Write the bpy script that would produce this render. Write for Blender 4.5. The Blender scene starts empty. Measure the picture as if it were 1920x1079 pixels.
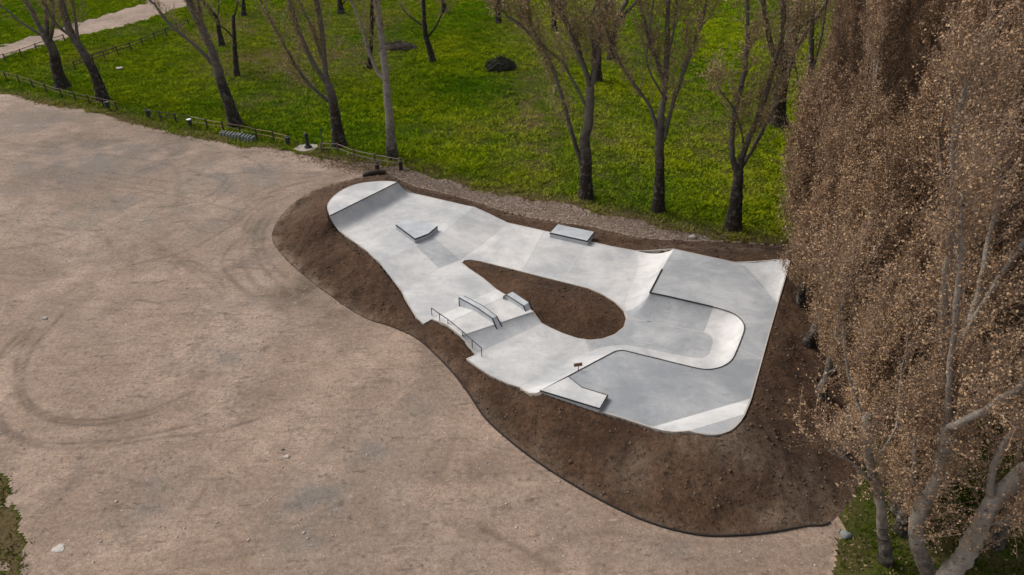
import bpy, math, random
import numpy as np
from mathutils import Vector
# ------------------------------------------------------------------ camera, world, sun, exposure
SC = bpy.context.scene
FPX, PITCH, H = 1280.0, math.radians(34.0), 24.0
cd = bpy.data.cameras.new("camera"); cam = bpy.data.objects.new("camera", cd); SC.collection.objects.link(cam)
cd.sensor_width = 36; cd.lens = FPX / 1920 * 36; cd.clip_end = 3000; cd.clip_start = 0.5
cam.location = (0, 0, H); cam.rotation_euler = (math.pi / 2 - PITCH, 0, 0)
SC.camera = cam
SUN_EL, SUN_AZ = math.radians(46), math.radians(-62)      # azimuth clockwise from +Y
W = bpy.data.worlds.new("World"); SC.world = W; W.use_nodes = True
nt = W.node_tree
sky = nt.nodes.new("ShaderNodeTexSky"); sky.sky_type = 'NISHITA'; sky.sun_disc = False
sky.sun_elevation = SUN_EL; sky.sun_rotation = SUN_AZ; sky.air_density = 1.0; sky.dust_density = 3.0; sky.ozone_density = 0.6
hsv = nt.nodes.new("ShaderNodeHueSaturation"); hsv.inputs['Saturation'].default_value = 0.35   # cloud cover greys the sky
nt.links.new(sky.outputs[0], hsv.inputs['Color'])
nt.links.new(hsv.outputs[0], nt.nodes['Background'].inputs[0]); nt.nodes['Background'].inputs[1].default_value = 0.094
sl = bpy.data.lights.new("sun", 'SUN'); sl.energy = 1.15; sl.angle = math.radians(20); sl.color = (1, 0.95, 0.88)
so = bpy.data.objects.new("sun", sl); SC.collection.objects.link(so)
sd = Vector((math.sin(SUN_AZ) * math.cos(SUN_EL), math.cos(SUN_AZ) * math.cos(SUN_EL), math.sin(SUN_EL)))
so.rotation_euler = sd.to_track_quat('Z', 'Y').to_euler()
SC.view_settings.view_transform = 'Standard'; SC.view_settings.look = 'None'
SC.view_settings.exposure = 0.95; SC.view_settings.gamma = 1.0
rng = np.random.default_rng(7); random.seed(7)
# ------------------------------------------------------------------ survey: photo bearings -> metres on the ground
CP, SP = math.cos(PITCH), math.sin(PITCH)
def ray(px, py):
    x = (px - 960) / FPX; y = -(py - 539.5) / FPX
    return np.array([x, CP + y * SP, -SP + y * CP])
def pix(px, py, z=0.0):
    d = ray(px, py); return np.array([0, 0, H]) + d * ((z - H) / d[2])
def at(px, py, Y):
    d = ray(px, py); return np.array([0, 0, H]) + d * (Y / d[1])
def height_at(X, Y, py):          # height on the vertical line over (X,Y) seen at bearing py
    y = -(py - 539.5) / FPX
    return H + Y * (-SP + y * CP) / (CP + y * SP)
def pxm(p):                       # photo pixels per metre at a point
    return FPX / (p[1] * CP + (H - p[2]) * SP)
# ------------------------------------------------------------------ numpy helpers
def vnoise(x, y, seed=0):
    xi = np.floor(x).astype(np.int64); yi = np.floor(y).astype(np.int64); fx = x - xi; fy = y - yi
    fx = fx * fx * (3 - 2 * fx); fy = fy * fy * (3 - 2 * fy)
    def h(a, b):
        n = (a * 374761393 + b * 668265263 + seed * 982451653) & 0x7fffffff
        n = ((n ^ (n >> 13)) * 1274126177) & 0x7fffffff
        n = n ^ (n >> 16)
        return (n & 0xffff) / 65535.0
    return (h(xi, yi) * (1 - fx) + h(xi + 1, yi) * fx) * (1 - fy) + (h(xi, yi + 1) * (1 - fx) + h(xi + 1, yi + 1) * fx) * fy
def fbm(x, y, sc, octv=4, seed=0):
    s = np.zeros_like(x); a = 1.0; t = 0
    for i in range(octv):
        s += a * vnoise(x / sc * 2 ** i + 17.3 * i, y / sc * 2 ** i - 9.1 * i, seed + i); t += a; a *= 0.5
    return s / t
def inpoly(x, y, poly):
    r = np.zeros(x.shape, bool); n = len(poly)
    for i in range(n):
        x0, y0 = poly[i][:2]; x1, y1 = poly[(i + 1) % n][:2]
        if y0 == y1: continue
        c = ((y0 > y) != (y1 > y)) & (x < (x1 - x0) * (y - y0) / (y1 - y0) + x0)
        r ^= c
    return r
def segdist(x, y, pl, closed=False):
    best = np.full(x.shape, 1e9); n = len(pl)
    for i in range(n if closed else n - 1):
        ax, ay = pl[i][:2]; bx, by = pl[(i + 1) % n][:2]
        dx, dy = bx - ax, by - ay; L = dx * dx + dy * dy + 1e-12
        t = np.clip(((x - ax) * dx + (y - ay) * dy) / L, 0, 1)
        best = np.minimum(best, (x - ax - t * dx) ** 2 + (y - ay - t * dy) ** 2)
    return np.sqrt(best)
def sstep(t): t = np.clip(t, 0, 1); return t * t * (3 - 2 * t)
def dense(pl, step, closed=False):
    pl = [np.asarray(p, float) for p in pl]; out = []; n = len(pl)
    for i in range(n if closed else n - 1):
        a, b = pl[i], pl[(i + 1) % n]; k = max(1, int(np.linalg.norm(b - a) / step))
        for j in range(k): out.append(a + (b - a) * j / k)
    if not closed: out.append(pl[-1])
    return np.array(out)
def smooth_line(pl, sub=6):       # Catmull-Rom
    pl = [np.asarray(p, float) for p in pl]; P = [2 * pl[0] - pl[1]] + pl + [2 * pl[-1] - pl[-2]]; out = []
    for i in range(1, len(P) - 2):
        for j in range(sub):
            t = j / sub; a, b, c, d = P[i - 1], P[i], P[i + 1], P[i + 2]
            out.append(0.5 * (2 * b + (c - a) * t + (2 * a - 5 * b + 4 * c - d) * t * t + (3 * b - a - 3 * c + d) * t ** 3))
    out.append(pl[-1]); return np.array(out)
# ------------------------------------------------------------------ object helpers
def tag(o, label=None, cat=None, group=None, kind=None):
    if label: o['label'] = label
    if cat: o['category'] = cat
    if group: o['group'] = group
    if kind: o['kind'] = kind
    return o
def empty(name, loc, label, cat, group=None):
    o = bpy.data.objects.new(name, None); SC.collection.objects.link(o); o.location = [float(v) for v in loc]
    o.empty_display_size = 0.2
    return tag(o, label, cat, group)
def link(name, me, mat, parent=None, smooth=False):
    if mat is not None:
        for m in (mat if isinstance(mat, (list, tuple)) else [mat]): me.materials.append(m)
    if smooth: me.polygons.foreach_set('use_smooth', np.ones(len(me.polygons), bool))
    o = bpy.data.objects.new(name, me); SC.collection.objects.link(o)
    if parent is not None:
        o.parent = parent; o.location = -parent.location if parent.type == 'EMPTY' and parent.parent is None else (0, 0, 0)
        if parent.type != 'EMPTY': o.location = (0, 0, 0)
    return o
def np_mesh(name, V, F):          # F: (n,3) or (n,4) array
    V = np.asarray(V, np.float32); F = np.asarray(F, np.int32); k = F.shape[1]; me = bpy.data.meshes.new(name)
    me.vertices.add(len(V)); me.vertices.foreach_set('co', V.ravel())
    me.loops.add(F.size); me.loops.foreach_set('vertex_index', F.ravel())
    me.polygons.add(len(F)); me.polygons.foreach_set('loop_start', np.arange(len(F), dtype=np.int32) * k)
    me.polygons.foreach_set('loop_total', np.full(len(F), k, np.int32))
    me.update(calc_edges=True); return me
class MB:
    def __init__(s): s.v = []; s.f = []; s.m = []
    def add(s, V, F, m=0):
        b = len(s.v); s.v += [tuple(float(c) for c in p) for p in V]
        s.f += [tuple(int(i) + b for i in f) for f in F]; s.m += [m] * len(F); return s
    def box(s, c, d, rz=0, m=0, rx=0):
        cx, cy, cz = c; a, b, h = d[0] / 2, d[1] / 2, d[2] / 2; V = []
        for z in (-h, h):
            for (x, y) in ((-a, -b), (a, -b), (a, b), (-a, b)):
                yy, zz = y * math.cos(rx) - z * math.sin(rx), y * math.sin(rx) + z * math.cos(rx)
                V.append((cx + x * math.cos(rz) - yy * math.sin(rz), cy + x * math.sin(rz) + yy * math.cos(rz), cz + zz))
        return s.add(V, [(3, 2, 1, 0), (4, 5, 6, 7), (0, 1, 5, 4), (1, 2, 6, 5), (2, 3, 7, 6), (3, 0, 4, 7)], m)
    def prism(s, top, bot, m=0):  # two matching loops
        n = len(top); V = list(top) + list(bot)
        F = [tuple(range(n)), tuple(range(2 * n - 1, n - 1, -1))] + [(i, i + n, (i + 1) % n + n, (i + 1) % n) for i in range(n)]
        return s.add(V, F, m)
    def tube(s, pts, rad, n=6, m=0, cap=True):
        V, F = tube(pts, rad, n)
        s.add(V, F, m)
        if cap:
            k = len(pts); s.add(V[:n], [tuple(range(n - 1, -1, -1))], m); s.add(V[(k - 1) * n:], [tuple(range(n))], m)
        return s
    def lathe(s, c, prof, n=12, m=0):
        V = []; F = []; cx, cy, cz = c
        for (r, z) in prof:
            for i in range(n): a = 2 * math.pi * i / n; V.append((cx + r * math.cos(a), cy + r * math.sin(a), cz + z))
        for j in range(len(prof) - 1):
            for i in range(n): F.append((j * n + i, j * n + (i + 1) % n, (j + 1) * n + (i + 1) % n, (j + 1) * n + i))
        F.append(tuple(range((len(prof) - 1) * n, len(prof) * n))); F.append(tuple(range(n - 1, -1, -1)))
        return s.add(V, F, m)
    def build(s, name, mat, parent=None, smooth=False, bevel=0):
        me = bpy.data.meshes.new(name); me.from_pydata(s.v, [], s.f)
        me.polygons.foreach_set('material_index', np.array(s.m, np.int32)); me.update()
        o = link(name, me, mat, parent, smooth)
        if bevel:
            b = o.modifiers.new('bevel', 'BEVEL'); b.width = bevel; b.segments = 2; b.limit_method = 'ANGLE'
        return o
def tube(pts, rad, n=6):
    pts = np.asarray(pts, float); k = len(pts)
    rad = np.full(k, rad, float) if np.isscalar(rad) else np.asarray(rad, float)
    d = np.gradient(pts, axis=0); d /= np.linalg.norm(d, axis=1)[:, None] + 1e-9
    ref = np.array([0.31, 0.95, 0.08]) if abs(d[0][2]) > 0.5 else np.array([0, 0, 1.0])
    u = np.cross(d, ref); u /= np.linalg.norm(u, axis=1)[:, None] + 1e-9; w = np.cross(d, u)
    a = np.arange(n) * 2 * math.pi / n
    V = (pts[:, None, :] + rad[:, None, None] * (np.cos(a)[None, :, None] * u[:, None, :] + np.sin(a)[None, :, None] * w[:, None, :])).reshape(-1, 3)
    i = np.arange(k - 1)[:, None] * n; j = np.arange(n)[None, :]; j2 = (j + 1) % n
    F = np.stack([i + j, i + j2, i + n + j2, i + n + j], -1).reshape(-1, 4)
    return V, F
# ------------------------------------------------------------------ materials
def lin(c): return tuple(((v / 255) / 12.92 if v / 255 <= 0.04045 else (((v / 255) + 0.055) / 1.055) ** 2.4) for v in c) + (1,)
class NT:
    def __init__(s, name, rough=0.9):
        s.m = bpy.data.materials.new(name); s.m.use_nodes = True; s.t = s.m.node_tree
        s.b = s.t.nodes['Principled BSDF']; s.b.inputs['Roughness'].default_value = rough
        s.b.inputs['Specular IOR Level'].default_value = 0.25
        s.geo = s.n('ShaderNodeNewGeometry'); s.tc = s.n('ShaderNodeTexCoord')
    def n(s, t, **k):
        o = s.t.nodes.new(t)
        for a, v in k.items(): setattr(o, a, v)
        return o
    def L(s, a, b): s.t.links.new(a, b)
    def setv(s, sock, v):
        if isinstance(v, bpy.types.NodeSocket): s.L(v, sock)
        else: sock.default_value = v
    def noise(s, scale, detail=4, rough=0.6, vec=None, dist=0.0, out=0):
        o = s.n('ShaderNodeTexNoise'); o.inputs['Scale'].default_value = scale; o.inputs['Detail'].default_value = detail
        o.inputs['Roughness'].default_value = rough; o.inputs['Distortion'].default_value = dist
        s.L(vec if vec is not None else s.geo.outputs['Position'], o.inputs['Vector']); return o.outputs[out]
    def voro(s, scale, vec=None, out='Distance', feature='F1'):
        o = s.n('ShaderNodeTexVoronoi', feature=feature); o.inputs['Scale'].default_value = scale
        s.L(vec if vec is not None else s.geo.outputs['Position'], o.inputs['Vector']); return o.outputs[out]
    def mapr(s, v, a, b, c=0.0, d=1.0):
        o = s.n('ShaderNodeMapRange'); s.setv(o.inputs[0], v)
        for i, x in enumerate((a, b, c, d)): s.setv(o.inputs[i + 1], x)
        return o.outputs[0]
    def mix(s, f, a, b, mode='MIX'):
        o = s.n('ShaderNodeMix', data_type='RGBA', blend_type=mode); s.setv(o.inputs[0], f); s.setv(o.inputs[6], a); s.setv(o.inputs[7], b)
        return o.outputs[2]
    def math(s, op, a, b=0.0):
        o = s.n('ShaderNodeMath', operation=op); s.setv(o.inputs[0], a); s.setv(o.inputs[1], b); return o.outputs[0]
    def attr(s, name):
        o = s.n('ShaderNodeAttribute'); o.attribute_name = name; return o.outputs['Fac']
    def stretch(s, sc):
        o = s.n('ShaderNodeMapping'); o.inputs['Scale'].default_value = sc; s.L(s.geo.outputs['Position'], o.inputs[0]); return o.outputs[0]
    def bump(s, h, strength=0.5, dist=0.05):
        o = s.n('ShaderNodeBump'); o.inputs['Strength'].default_value = strength; o.inputs['Distance'].default_value = dist
        s.L(h, o.inputs['Height']); s.L(o.outputs[0], s.b.inputs['Normal'])
    def col(s, c): s.setv(s.b.inputs['Base Color'], c); return s.m
def plain(name, c, rough=0.6, var=0.25, scale=6.0, metal=0.0, spec=0.3):
    k = NT(name, rough); c = np.array(c); a = tuple(c * (1 - var)) + (1,); b = tuple(np.minimum(c * (1 + var), 0.9)) + (1,)
    k.b.inputs['Metallic'].default_value = metal; k.b.inputs['Specular IOR Level'].default_value = spec
    f = k.noise(scale, 5, 0.65); k.bump(k.noise(scale * 6, 3), 0.25, 0.01)
    return k.col(k.mix(k.mapr(f, 0.3, 0.7), a, b))
def gravel_mat():
    k = NT('gravel', 0.95)
    big = k.noise(0.11, 7, 0.7, dist=0.5); mid = k.noise(0.9, 6, 0.7); fine = k.noise(9, 4, 0.7); grit = k.noise(34, 3, 0.8)
    c = k.mix(k.mapr(big, 0.40, 0.60), (.245, .176, .133, 1), (.405, .302, .238, 1))
    c = k.mix(k.mapr(mid, 0.35, 0.65), k.mix(0.55, c, (.205, .146, .108, 1)), c); m2 = k.noise(0.33, 6, 0.75, dist=0.6); c = k.mix(k.mapr(m2, 0.5, 0.62, 0, .65), c, (.190, .145, .115, 1))
    streak = k.noise(0.7, 5, 0.7, vec=k.stretch((0.35, 2.2, 1)), dist=0.8)
    c = k.mix(k.mapr(streak, 0.53, 0.70, 0, 0.6), c, (.20, .148, .112, 1))
    c = k.mix(k.math('MULTIPLY', k.attr('grey'), k.mapr(fine, 0.3, 0.6, 0.5, 1.0)), c, (.168, .150, .134, 1))
    c = k.mix(k.math('MULTIPLY', k.attr('stain_shade'), k.mapr(mid, 0.35, 0.6, 0.3, 1.0)), c, (.105, .070, .044, 1))
    c = k.mix(k.math('MULTIPLY', k.attr('rut'), k.mapr(fine, 0.3, 0.62, 0.35, 1.0)), c, (.105, .075, .058, 1))
    c = k.mix(k.mapr(fine, 0.3, 0.7, 0.0, 1.0), k.mix(1, c, (.60, .575, .55, 1), 'MULTIPLY'), k.mix(1, c, (1.38, 1.38, 1.38, 1), 'MULTIPLY'))
    c = k.mix(k.mapr(grit, 0.3, 0.7), k.mix(1, c, (.66, .65, .64, 1), 'MULTIPLY'), k.mix(1, c, (1.32, 1.32, 1.3, 1), 'MULTIPLY'))
    st2 = k.noise(1.5, 6, 0.75, vec=k.stretch((0.42, 1.5, 1)), dist=0.7); c = k.mix(k.math('MULTIPLY', k.mapr(st2, 0.57, 0.635), k.mapr(m2, 0.40, 0.56, .15, .85)), c, (.115, .085, .066, 1))
    st3 = k.noise(3.2, 5, 0.75, vec=k.stretch((0.4, 1.8, 1)), dist=0.5); c = k.mix(k.mapr(st3, 0.60, 0.66, 0, .6), c, (.10, .072, .055, 1)); c = k.mix(k.mapr(st3, 0.38, 0.32, 0, .4), c, (.50, .40, .33, 1))
    sp = k.noise(4.5, 5, 0.75); sp2 = k.noise(1.1, 4, 0.7)
    c = k.mix(k.math('MULTIPLY', k.mapr(sp, 0.55, 0.64), k.mapr(sp2, 0.40, 0.58)), c, (.105, .075, .056, 1)); c = k.mix(k.math('MULTIPLY', k.mapr(sp, 0.42, 0.32), 0.45), c, (.52, .42, .35, 1))
    v = k.voro(1.5); c = k.mix(k.mapr(v, 0.035, 0.05, 0.7, 0), c, (.55, .5, .45, 1))
    v2 = k.voro(0.9); c = k.mix(k.mapr(v2, 0.03, 0.05, 0.8, 0), c, (.07, .05, .035, 1))
    k.bump(k.math('ADD', k.math('ADD', fine, k.math('MULTIPLY', mid, 2.0)), k.math('MULTIPLY', grit, 0.5)), 0.6, 0.05)
    return k.col(c)
def dirt_mat():
    k = NT('dirt', 0.97)
    big = k.noise(0.35, 5, 0.65); mid = k.noise(2.2, 6, 0.72); fine = k.noise(11, 5, 0.75); grit = k.noise(30, 3, 0.8)
    c = k.mix(k.mapr(big, 0.35, 0.65), (.050, .027, .015, 1), (.096, .054, .031, 1))
    c = k.mix(k.attr('grey'), c, (.185, .138, .102, 1))
    c = k.mix(k.attr('stain_shade'), c, (.060, .043, .032, 1))  # on the mound this mask holds painted slope shade
    c = k.mix(k.mapr(mid, 0.3, 0.7), k.mix(1, c, (.62, .6, .58, 1), 'MULTIPLY'), k.mix(1, c, (1.35, 1.32, 1.3, 1), 'MULTIPLY'))
    c = k.mix(k.mapr(fine, 0.28, 0.72), k.mix(1, c, (.58, .56, .54, 1), 'MULTIPLY'), k.mix(1, c, (1.5, 1.48, 1.45, 1), 'MULTIPLY'))
    sp = k.noise(4.6, 5, 0.8); sp3 = k.noise(2.6, 5, 0.75, vec=k.stretch((1.6, 0.55, 1)))
    c = k.mix(k.mapr(sp, 0.53, 0.62, 0, .85), c, (.026, .015, .009, 1)); c = k.mix(k.mapr(sp, 0.43, 0.35, 0, .5), c, (.165, .102, .065, 1)); c = k.mix(k.mapr(sp3, 0.55, 0.68, 0, .6), c, (.045, .026, .016, 1))
    v = k.voro(2.3); c = k.mix(k.mapr(v, 0.05, 0.075, 0.75, 0), c, (.32, .25, .19, 1))
    k.bump(k.math('ADD', k.math('ADD', fine, k.math('MULTIPLY', mid, 1.6)), k.math('MULTIPLY', grit, 0.6)), 0.9, 0.09)
    return k.col(c)
def strip_mat():
    k = NT('crushed_stone', 0.95)
    st = k.voro(6.0, out='Color'); bw = k.n('ShaderNodeSeparateColor'); k.L(st, bw.inputs[0])
    big = k.noise(0.5, 4); mid = k.noise(2.5, 5, 0.7)
    c = k.mix(bw.outputs[0], (.115, .082, .060, 1), (.40, .32, .26, 1))
    c = k.mix(k.mapr(big, 0.4, 0.65, 0, 0.7), c, (.16, .11, .078, 1))
    c = k.mix(k.mapr(mid, 0.3, 0.7), k.mix(1, c, (.62, .6, .58, 1), 'MULTIPLY'), c)
    k.bump(k.voro(6.0), 0.9, -0.08)
    return k.col(c)
def lawn_mat(dry=0.0):
    k = NT('lawn_soil', 0.95)
    k.b.inputs['Specular IOR Level'].default_value = 0.0
    big = k.noise(0.07, 4, 0.55); mid = k.noise(0.6, 5, 0.7); fine = k.noise(5, 5, 0.75)
    c = k.mix(k.mapr(big, 0.36, 0.62), (.040, .078, .004, 1), (.080, .100, .006, 1))
    c = k.mix(k.mapr(mid, 0.35, 0.7), k.mix(1, c, (.5, .55, .5, 1), 'MULTIPLY'), c)
    c = k.mix(k.attr('stain_shade'), c, (.135, .092, .055, 1))
    c = k.mix(k.mapr(fine, 0.3, 0.7), k.mix(1, c, (.5, .5, .5, 1), 'MULTIPLY'), k.mix(1, c, (1.4, 1.4, 1.3, 1), 'MULTIPLY'))
    k.bump(k.math('ADD', fine, mid), 1.0, 0.15)
    return k.col(c)
def blade_mat(dk=1.0, nm='grass_blade'):
    k = NT(nm, 0.8)
    k.b.inputs['Specular IOR Level'].default_value = 0.0
    big = k.noise(0.075, 4, 0.6); mid = k.noise(0.45, 5, 0.7); fine = k.noise(1.6, 4, 0.65)
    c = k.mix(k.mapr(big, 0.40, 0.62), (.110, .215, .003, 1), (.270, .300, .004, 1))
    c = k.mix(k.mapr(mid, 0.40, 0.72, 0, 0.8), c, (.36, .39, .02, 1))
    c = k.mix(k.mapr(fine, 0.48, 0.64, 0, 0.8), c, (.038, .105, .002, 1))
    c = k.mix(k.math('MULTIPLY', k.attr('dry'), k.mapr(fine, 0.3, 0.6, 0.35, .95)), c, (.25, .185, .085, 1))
    c = k.mix(k.math('MULTIPLY', k.attr('deep_green'), .8), c, (.035, .10, .002, 1)); c = k.mix(k.math('MULTIPLY', k.attr('yellow_green'), k.mapr(fine, .3, .6, .25, .85)), c, (.30, .345, .010, 1))
    return k.col(k.mix(1, c, (dk, dk, dk, 1), 'MULTIPLY'))
def concrete(name, tone, warm=0.0, mott=1.0):
    k = NT(name, 0.75); k.b.inputs['Specular IOR Level'].default_value = 0.35
    t = np.array([1.0 + 0.03 * warm, 1.0 + 0.005 * warm, 1.0 - 0.02 * warm]) * tone
    lo = tuple(t * np.array([.69, .72, .755])) + (1,); hi = tuple(np.minimum(t * 1.13, .85)) + (1,)
    a = k.noise(0.33, 7, 0.68, dist=0.3); b = k.noise(1.7, 7, 0.75, dist=0.2); f = k.noise(14, 4, 0.7)
    sw = k.noise(0.9, 6, 0.68, vec=k.stretch((0.6, 1.5, 1)), dist=0.5)
    c = k.mix(k.mapr(a, 0.38, 0.60), lo, hi)
    c = k.mix(k.mapr(b, 0.35, 0.7, 0, 0.55 * mott), c, tuple(t * 0.86) + (1,))
    c = k.mix(k.mapr(sw, 0.54, 0.70, 0, 0.45 * mott), c, tuple(t * np.array([.66, .69, .73])) + (1,))
    c = k.mix(k.mapr(sw, 0.30, 0.42, 0.4, 0), c, tuple(np.minimum(t * 1.2, .85)) + (1,))
    sc_ = k.noise(2.6, 6, 0.8, vec=k.stretch((0.4, 1.3, 1)), dist=0.6); c = k.mix(k.mapr(sc_, 0.56, 0.62, 0, .42 * mott), c, tuple(t * .6) + (1,)); c = k.mix(k.mapr(sc_, 0.36, 0.28, 0, .3), c, tuple(t * 1.25) + (1,))
    c = k.mix(k.mapr(f, 0.3, 0.7), k.mix(1, c, (.93, .93, .93, 1), 'MULTIPLY'), k.mix(1, c, (1.05, 1.05, 1.05, 1), 'MULTIPLY'))
    k.setv(k.b.inputs['Roughness'], k.mapr(b, 0.3, 0.7, 0.6, 0.85))
    k.bump(f, 0.12, 0.01)
    return k.col(c)
def bark(name, dark_h=3.5, pale=(.150, .130, .108), dark=(.028, .021, .016)):
    k = NT(name, 0.95)
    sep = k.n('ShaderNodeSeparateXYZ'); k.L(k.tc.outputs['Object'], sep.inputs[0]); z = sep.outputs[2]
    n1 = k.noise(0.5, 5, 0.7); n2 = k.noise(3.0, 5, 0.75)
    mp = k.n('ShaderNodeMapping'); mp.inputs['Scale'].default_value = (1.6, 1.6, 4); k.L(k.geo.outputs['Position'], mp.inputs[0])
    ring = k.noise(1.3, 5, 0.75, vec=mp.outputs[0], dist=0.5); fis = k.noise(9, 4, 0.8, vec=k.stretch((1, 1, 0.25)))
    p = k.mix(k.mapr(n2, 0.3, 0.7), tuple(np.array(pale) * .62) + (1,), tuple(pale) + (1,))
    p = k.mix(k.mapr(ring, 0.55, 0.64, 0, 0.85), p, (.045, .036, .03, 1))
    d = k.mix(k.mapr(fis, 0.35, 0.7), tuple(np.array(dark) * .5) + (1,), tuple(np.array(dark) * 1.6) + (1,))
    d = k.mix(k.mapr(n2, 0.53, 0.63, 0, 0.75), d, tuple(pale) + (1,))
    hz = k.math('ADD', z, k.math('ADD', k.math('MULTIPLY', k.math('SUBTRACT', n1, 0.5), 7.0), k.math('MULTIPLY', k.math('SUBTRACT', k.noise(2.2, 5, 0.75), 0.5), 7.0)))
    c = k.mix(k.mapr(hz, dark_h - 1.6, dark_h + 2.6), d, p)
    k.bump(k.math('ADD', fis, ring), 0.8, 0.06)
    return k.col(c)
def leafy(name, c1, c2, c3, rough=0.7):
    k = NT(name, rough); n1 = k.noise(0.35, 3); n2 = k.noise(6.0, 2, 0.6)
    r = k.n('ShaderNodeTexWhiteNoise'); mp = k.n('ShaderNodeVectorMath', operation='SNAP'); k.L(k.geo.outputs['Position'], mp.inputs[0]); mp.inputs[1].default_value = (.13, .13, .13)
    k.L(mp.outputs[0], r.inputs[0])
    c = k.mix(k.mapr(n1, 0.35, 0.65), c1 + (1,), c2 + (1,)); c = k.mix(k.mapr(r.outputs[0], 0.45, 0.95, 0, 0.9), c, c3 + (1,))
    return k.col(c)
M = {}
M['gravel'] = gravel_mat(); M['dirt'] = dirt_mat(); M['strip'] = strip_mat(); M['lawn'] = lawn_mat(); M['blade'] = blade_mat(1.1); M['weed'] = blade_mat(.30, 'weed')  # weed blades darkened to stand for the dim shade under the right trees
M['c_light'] = concrete('concrete_pale', 0.49, 1.6, .55); M['c_mid'] = concrete('concrete_mid', 0.465, 1.2, .9)
M['c_grey'] = concrete('concrete_grey', 0.375, 0.0, 1.0); M['c_dark'] = concrete('concrete_dark', 0.325, -0.8, 1.3); M['c_edge'] = plain('concrete_edge', (.39, .345, .30), .8, .12, 3)
M['c_white'] = concrete('concrete_white', 0.475, 1.0, .3); M['c_blue'] = concrete('concrete_block', 0.4300, -1.0, .6)
M['joint'] = plain('joint_line', (.44, .42, .40), .8, .1, 4); M['steel'] = plain('dark_steel', (.022, .021, .022), .45, .3, 5, .6, .5)
M['coping'] = plain('coping_steel', (.075, .062, .055), .5, .35, 3, .4, .5)
M['wood'] = plain('weathered_wood', (.125, .085, .058), .9, .45, 4); M['wood_dark'] = plain('dark_wood', (.045, .033, .026), .9, .45, 4)
M['rail_pale'] = plain('new_rail_wood', (.30, .19, .095), .85, .35, 4); M['rail_grey'] = plain('grey_rail_wood', (.24, .19, .15), .9, .3, 4)
M['bin'] = plain('bin_metal', (.06, .075, .085), .55, .35, 8, .4, .5); M['bag'] = plain('white_bag', (.6, .62, .62), .5, .15, 12)
M['block'] = plain('old_concrete', (.17, .18, .165), .95, .35, 5); M['slab'] = plain('slab_concrete', (.38, .33, .28), .9, .25, 3)
M['iron'] = plain('cast_iron', (.030, .030, .030), .6, .4, 9, .5, .5); M['stone'] = plain('pale_stone', (.40, .36, .32), .9, .25, 7)
M['black_edge'] = plain('edging_black', (.016, .013, .011), .7, .4, 3); M['board'] = plain('sign_wood', (.24, .125, .075), .8, .3, 9)
M['brush'] = plain('brush_twigs', (.022, .022, .012), .95, .6, 5); M['litter'] = plain('leaf_litter', (.21, .14, .08), .9, .5, 4)
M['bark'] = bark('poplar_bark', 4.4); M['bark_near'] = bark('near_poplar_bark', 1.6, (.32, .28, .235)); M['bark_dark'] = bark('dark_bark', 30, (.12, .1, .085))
M['twig'] = plain('twig_bark', (.17, .128, .092), .9, .4, 1.5); M['twig_near'] = plain('near_twig_bark', (.215, .155, .115), .9, .5, 1.5)
M['bud'] = leafy('bud', (.25, .18, .075), (.30, .205, .10), (.40, .30, .15)); M['bud_near'] = leafy('near_bud', (.215, .125, .068), (.29, .18, .102), (.47, .32, .185))
# ------------------------------------------------------------------ skatepark outline and levels
F_, U_, D_, K_, T_, T2, C_ = .25, .75, 1.68, .62, 1.30, 1.85, 2.05
def q(*a): return pix(*a)
def lerpz(a, b, pts):             # pixel points between two heights, z spread evenly
    n = len(pts) + 1; return [q(p[0], p[1], a + (b - a) * (i + 1) / n) for i, p in enumerate(pts)]
def qz(pts, z): return [q(p[0], p[1], z) for p in pts]
deck_arc = qz([(618.8, 405.1), (613.3, 390), (616.3, 378.8), (627.5, 366.3), (646.3, 353.8), (672.6, 344.5), (705, 340.3), (730, 339.8), (746.4, 342)], D_)
da = smooth_line(deck_arc, 5)
qpr = [q(752.7, 348.8, 1.28), q(762.7, 356.3, .92)]; qpr_end = q(776.4, 363, U_)
north_u = [qpr_end, q(800, 368, U_), q(875, 385.6, U_), q(889, 388, U_)]
bankN = [q(918, 401, .52), q(935, 410, .37), q(953, 418, F_)]
north_f = qz([(970, 421.5), (1021, 433), (1030, 435), (1100, 451), (1117.7, 455.3), (1150, 462.5), (1192, 470)], F_)
rise = [q(1208, 470.5, .36), q(1222, 469.5, .56), q(1236, 468.2, .80), q(1250, 467.2, 1.07), q(1263.7, 466.7, T_)]
north_t = qz([(1281, 470.5), (1330, 481.3), (1376, 491.5)], T_)
wedge_e = [q(1398, 491.5, T_ + .08), q(1427, 489.5, T_ + .27), q(1456, 486.6, T_ + .55), q(1475.3, 485, C_), q(1482, 490.4, C_)]
east = [q(1471, 529, T_ + .36), q(1459, 570, T_), q(1444, 622, T_), q(1430, 673.5, T_), q(1409.6, 747, T_)]
cornerB = [q(1404, 762, (T_ + T2) / 2), q(1398, 776, T2)]
arcB = qz([(1389, 790.7), (1374.6, 805), (1354, 813.5), (1333.7, 815.8), (1310, 812.9), (1291.4, 808.2)], T2)
bankB = [q(1280, 809.6, T_ + .45), q(1262, 810, T_ + .3), q(1243, 807.6, T_ + .14), q(1219.9, 801.8, T_)]
south = [q(1170, 785.5, T_), q(1123.5, 771.7, T_), q(1068, 752.5, T_), q(1014, 734.3, T_)]
lip = [q(1003.8, 737.6, .95), q(992, 737.4, .6), q(982, 732.6, .36), q(974.6, 727, F_)]
sw = qz([(952.7, 720.2), (920, 705), (895, 689), (873.9, 672.7)], F_)
notch1 = [q(891.4, 665.0, F_)]
hump_w = [q(875, 643.5, .44), q(862.6, 630, K_), q(848, 618, K_), q(835, 608, K_), q(822.6, 603, .44), q(810, 598.8, F_)]
notch0 = [q(793.8, 607.6, F_)]
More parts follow.
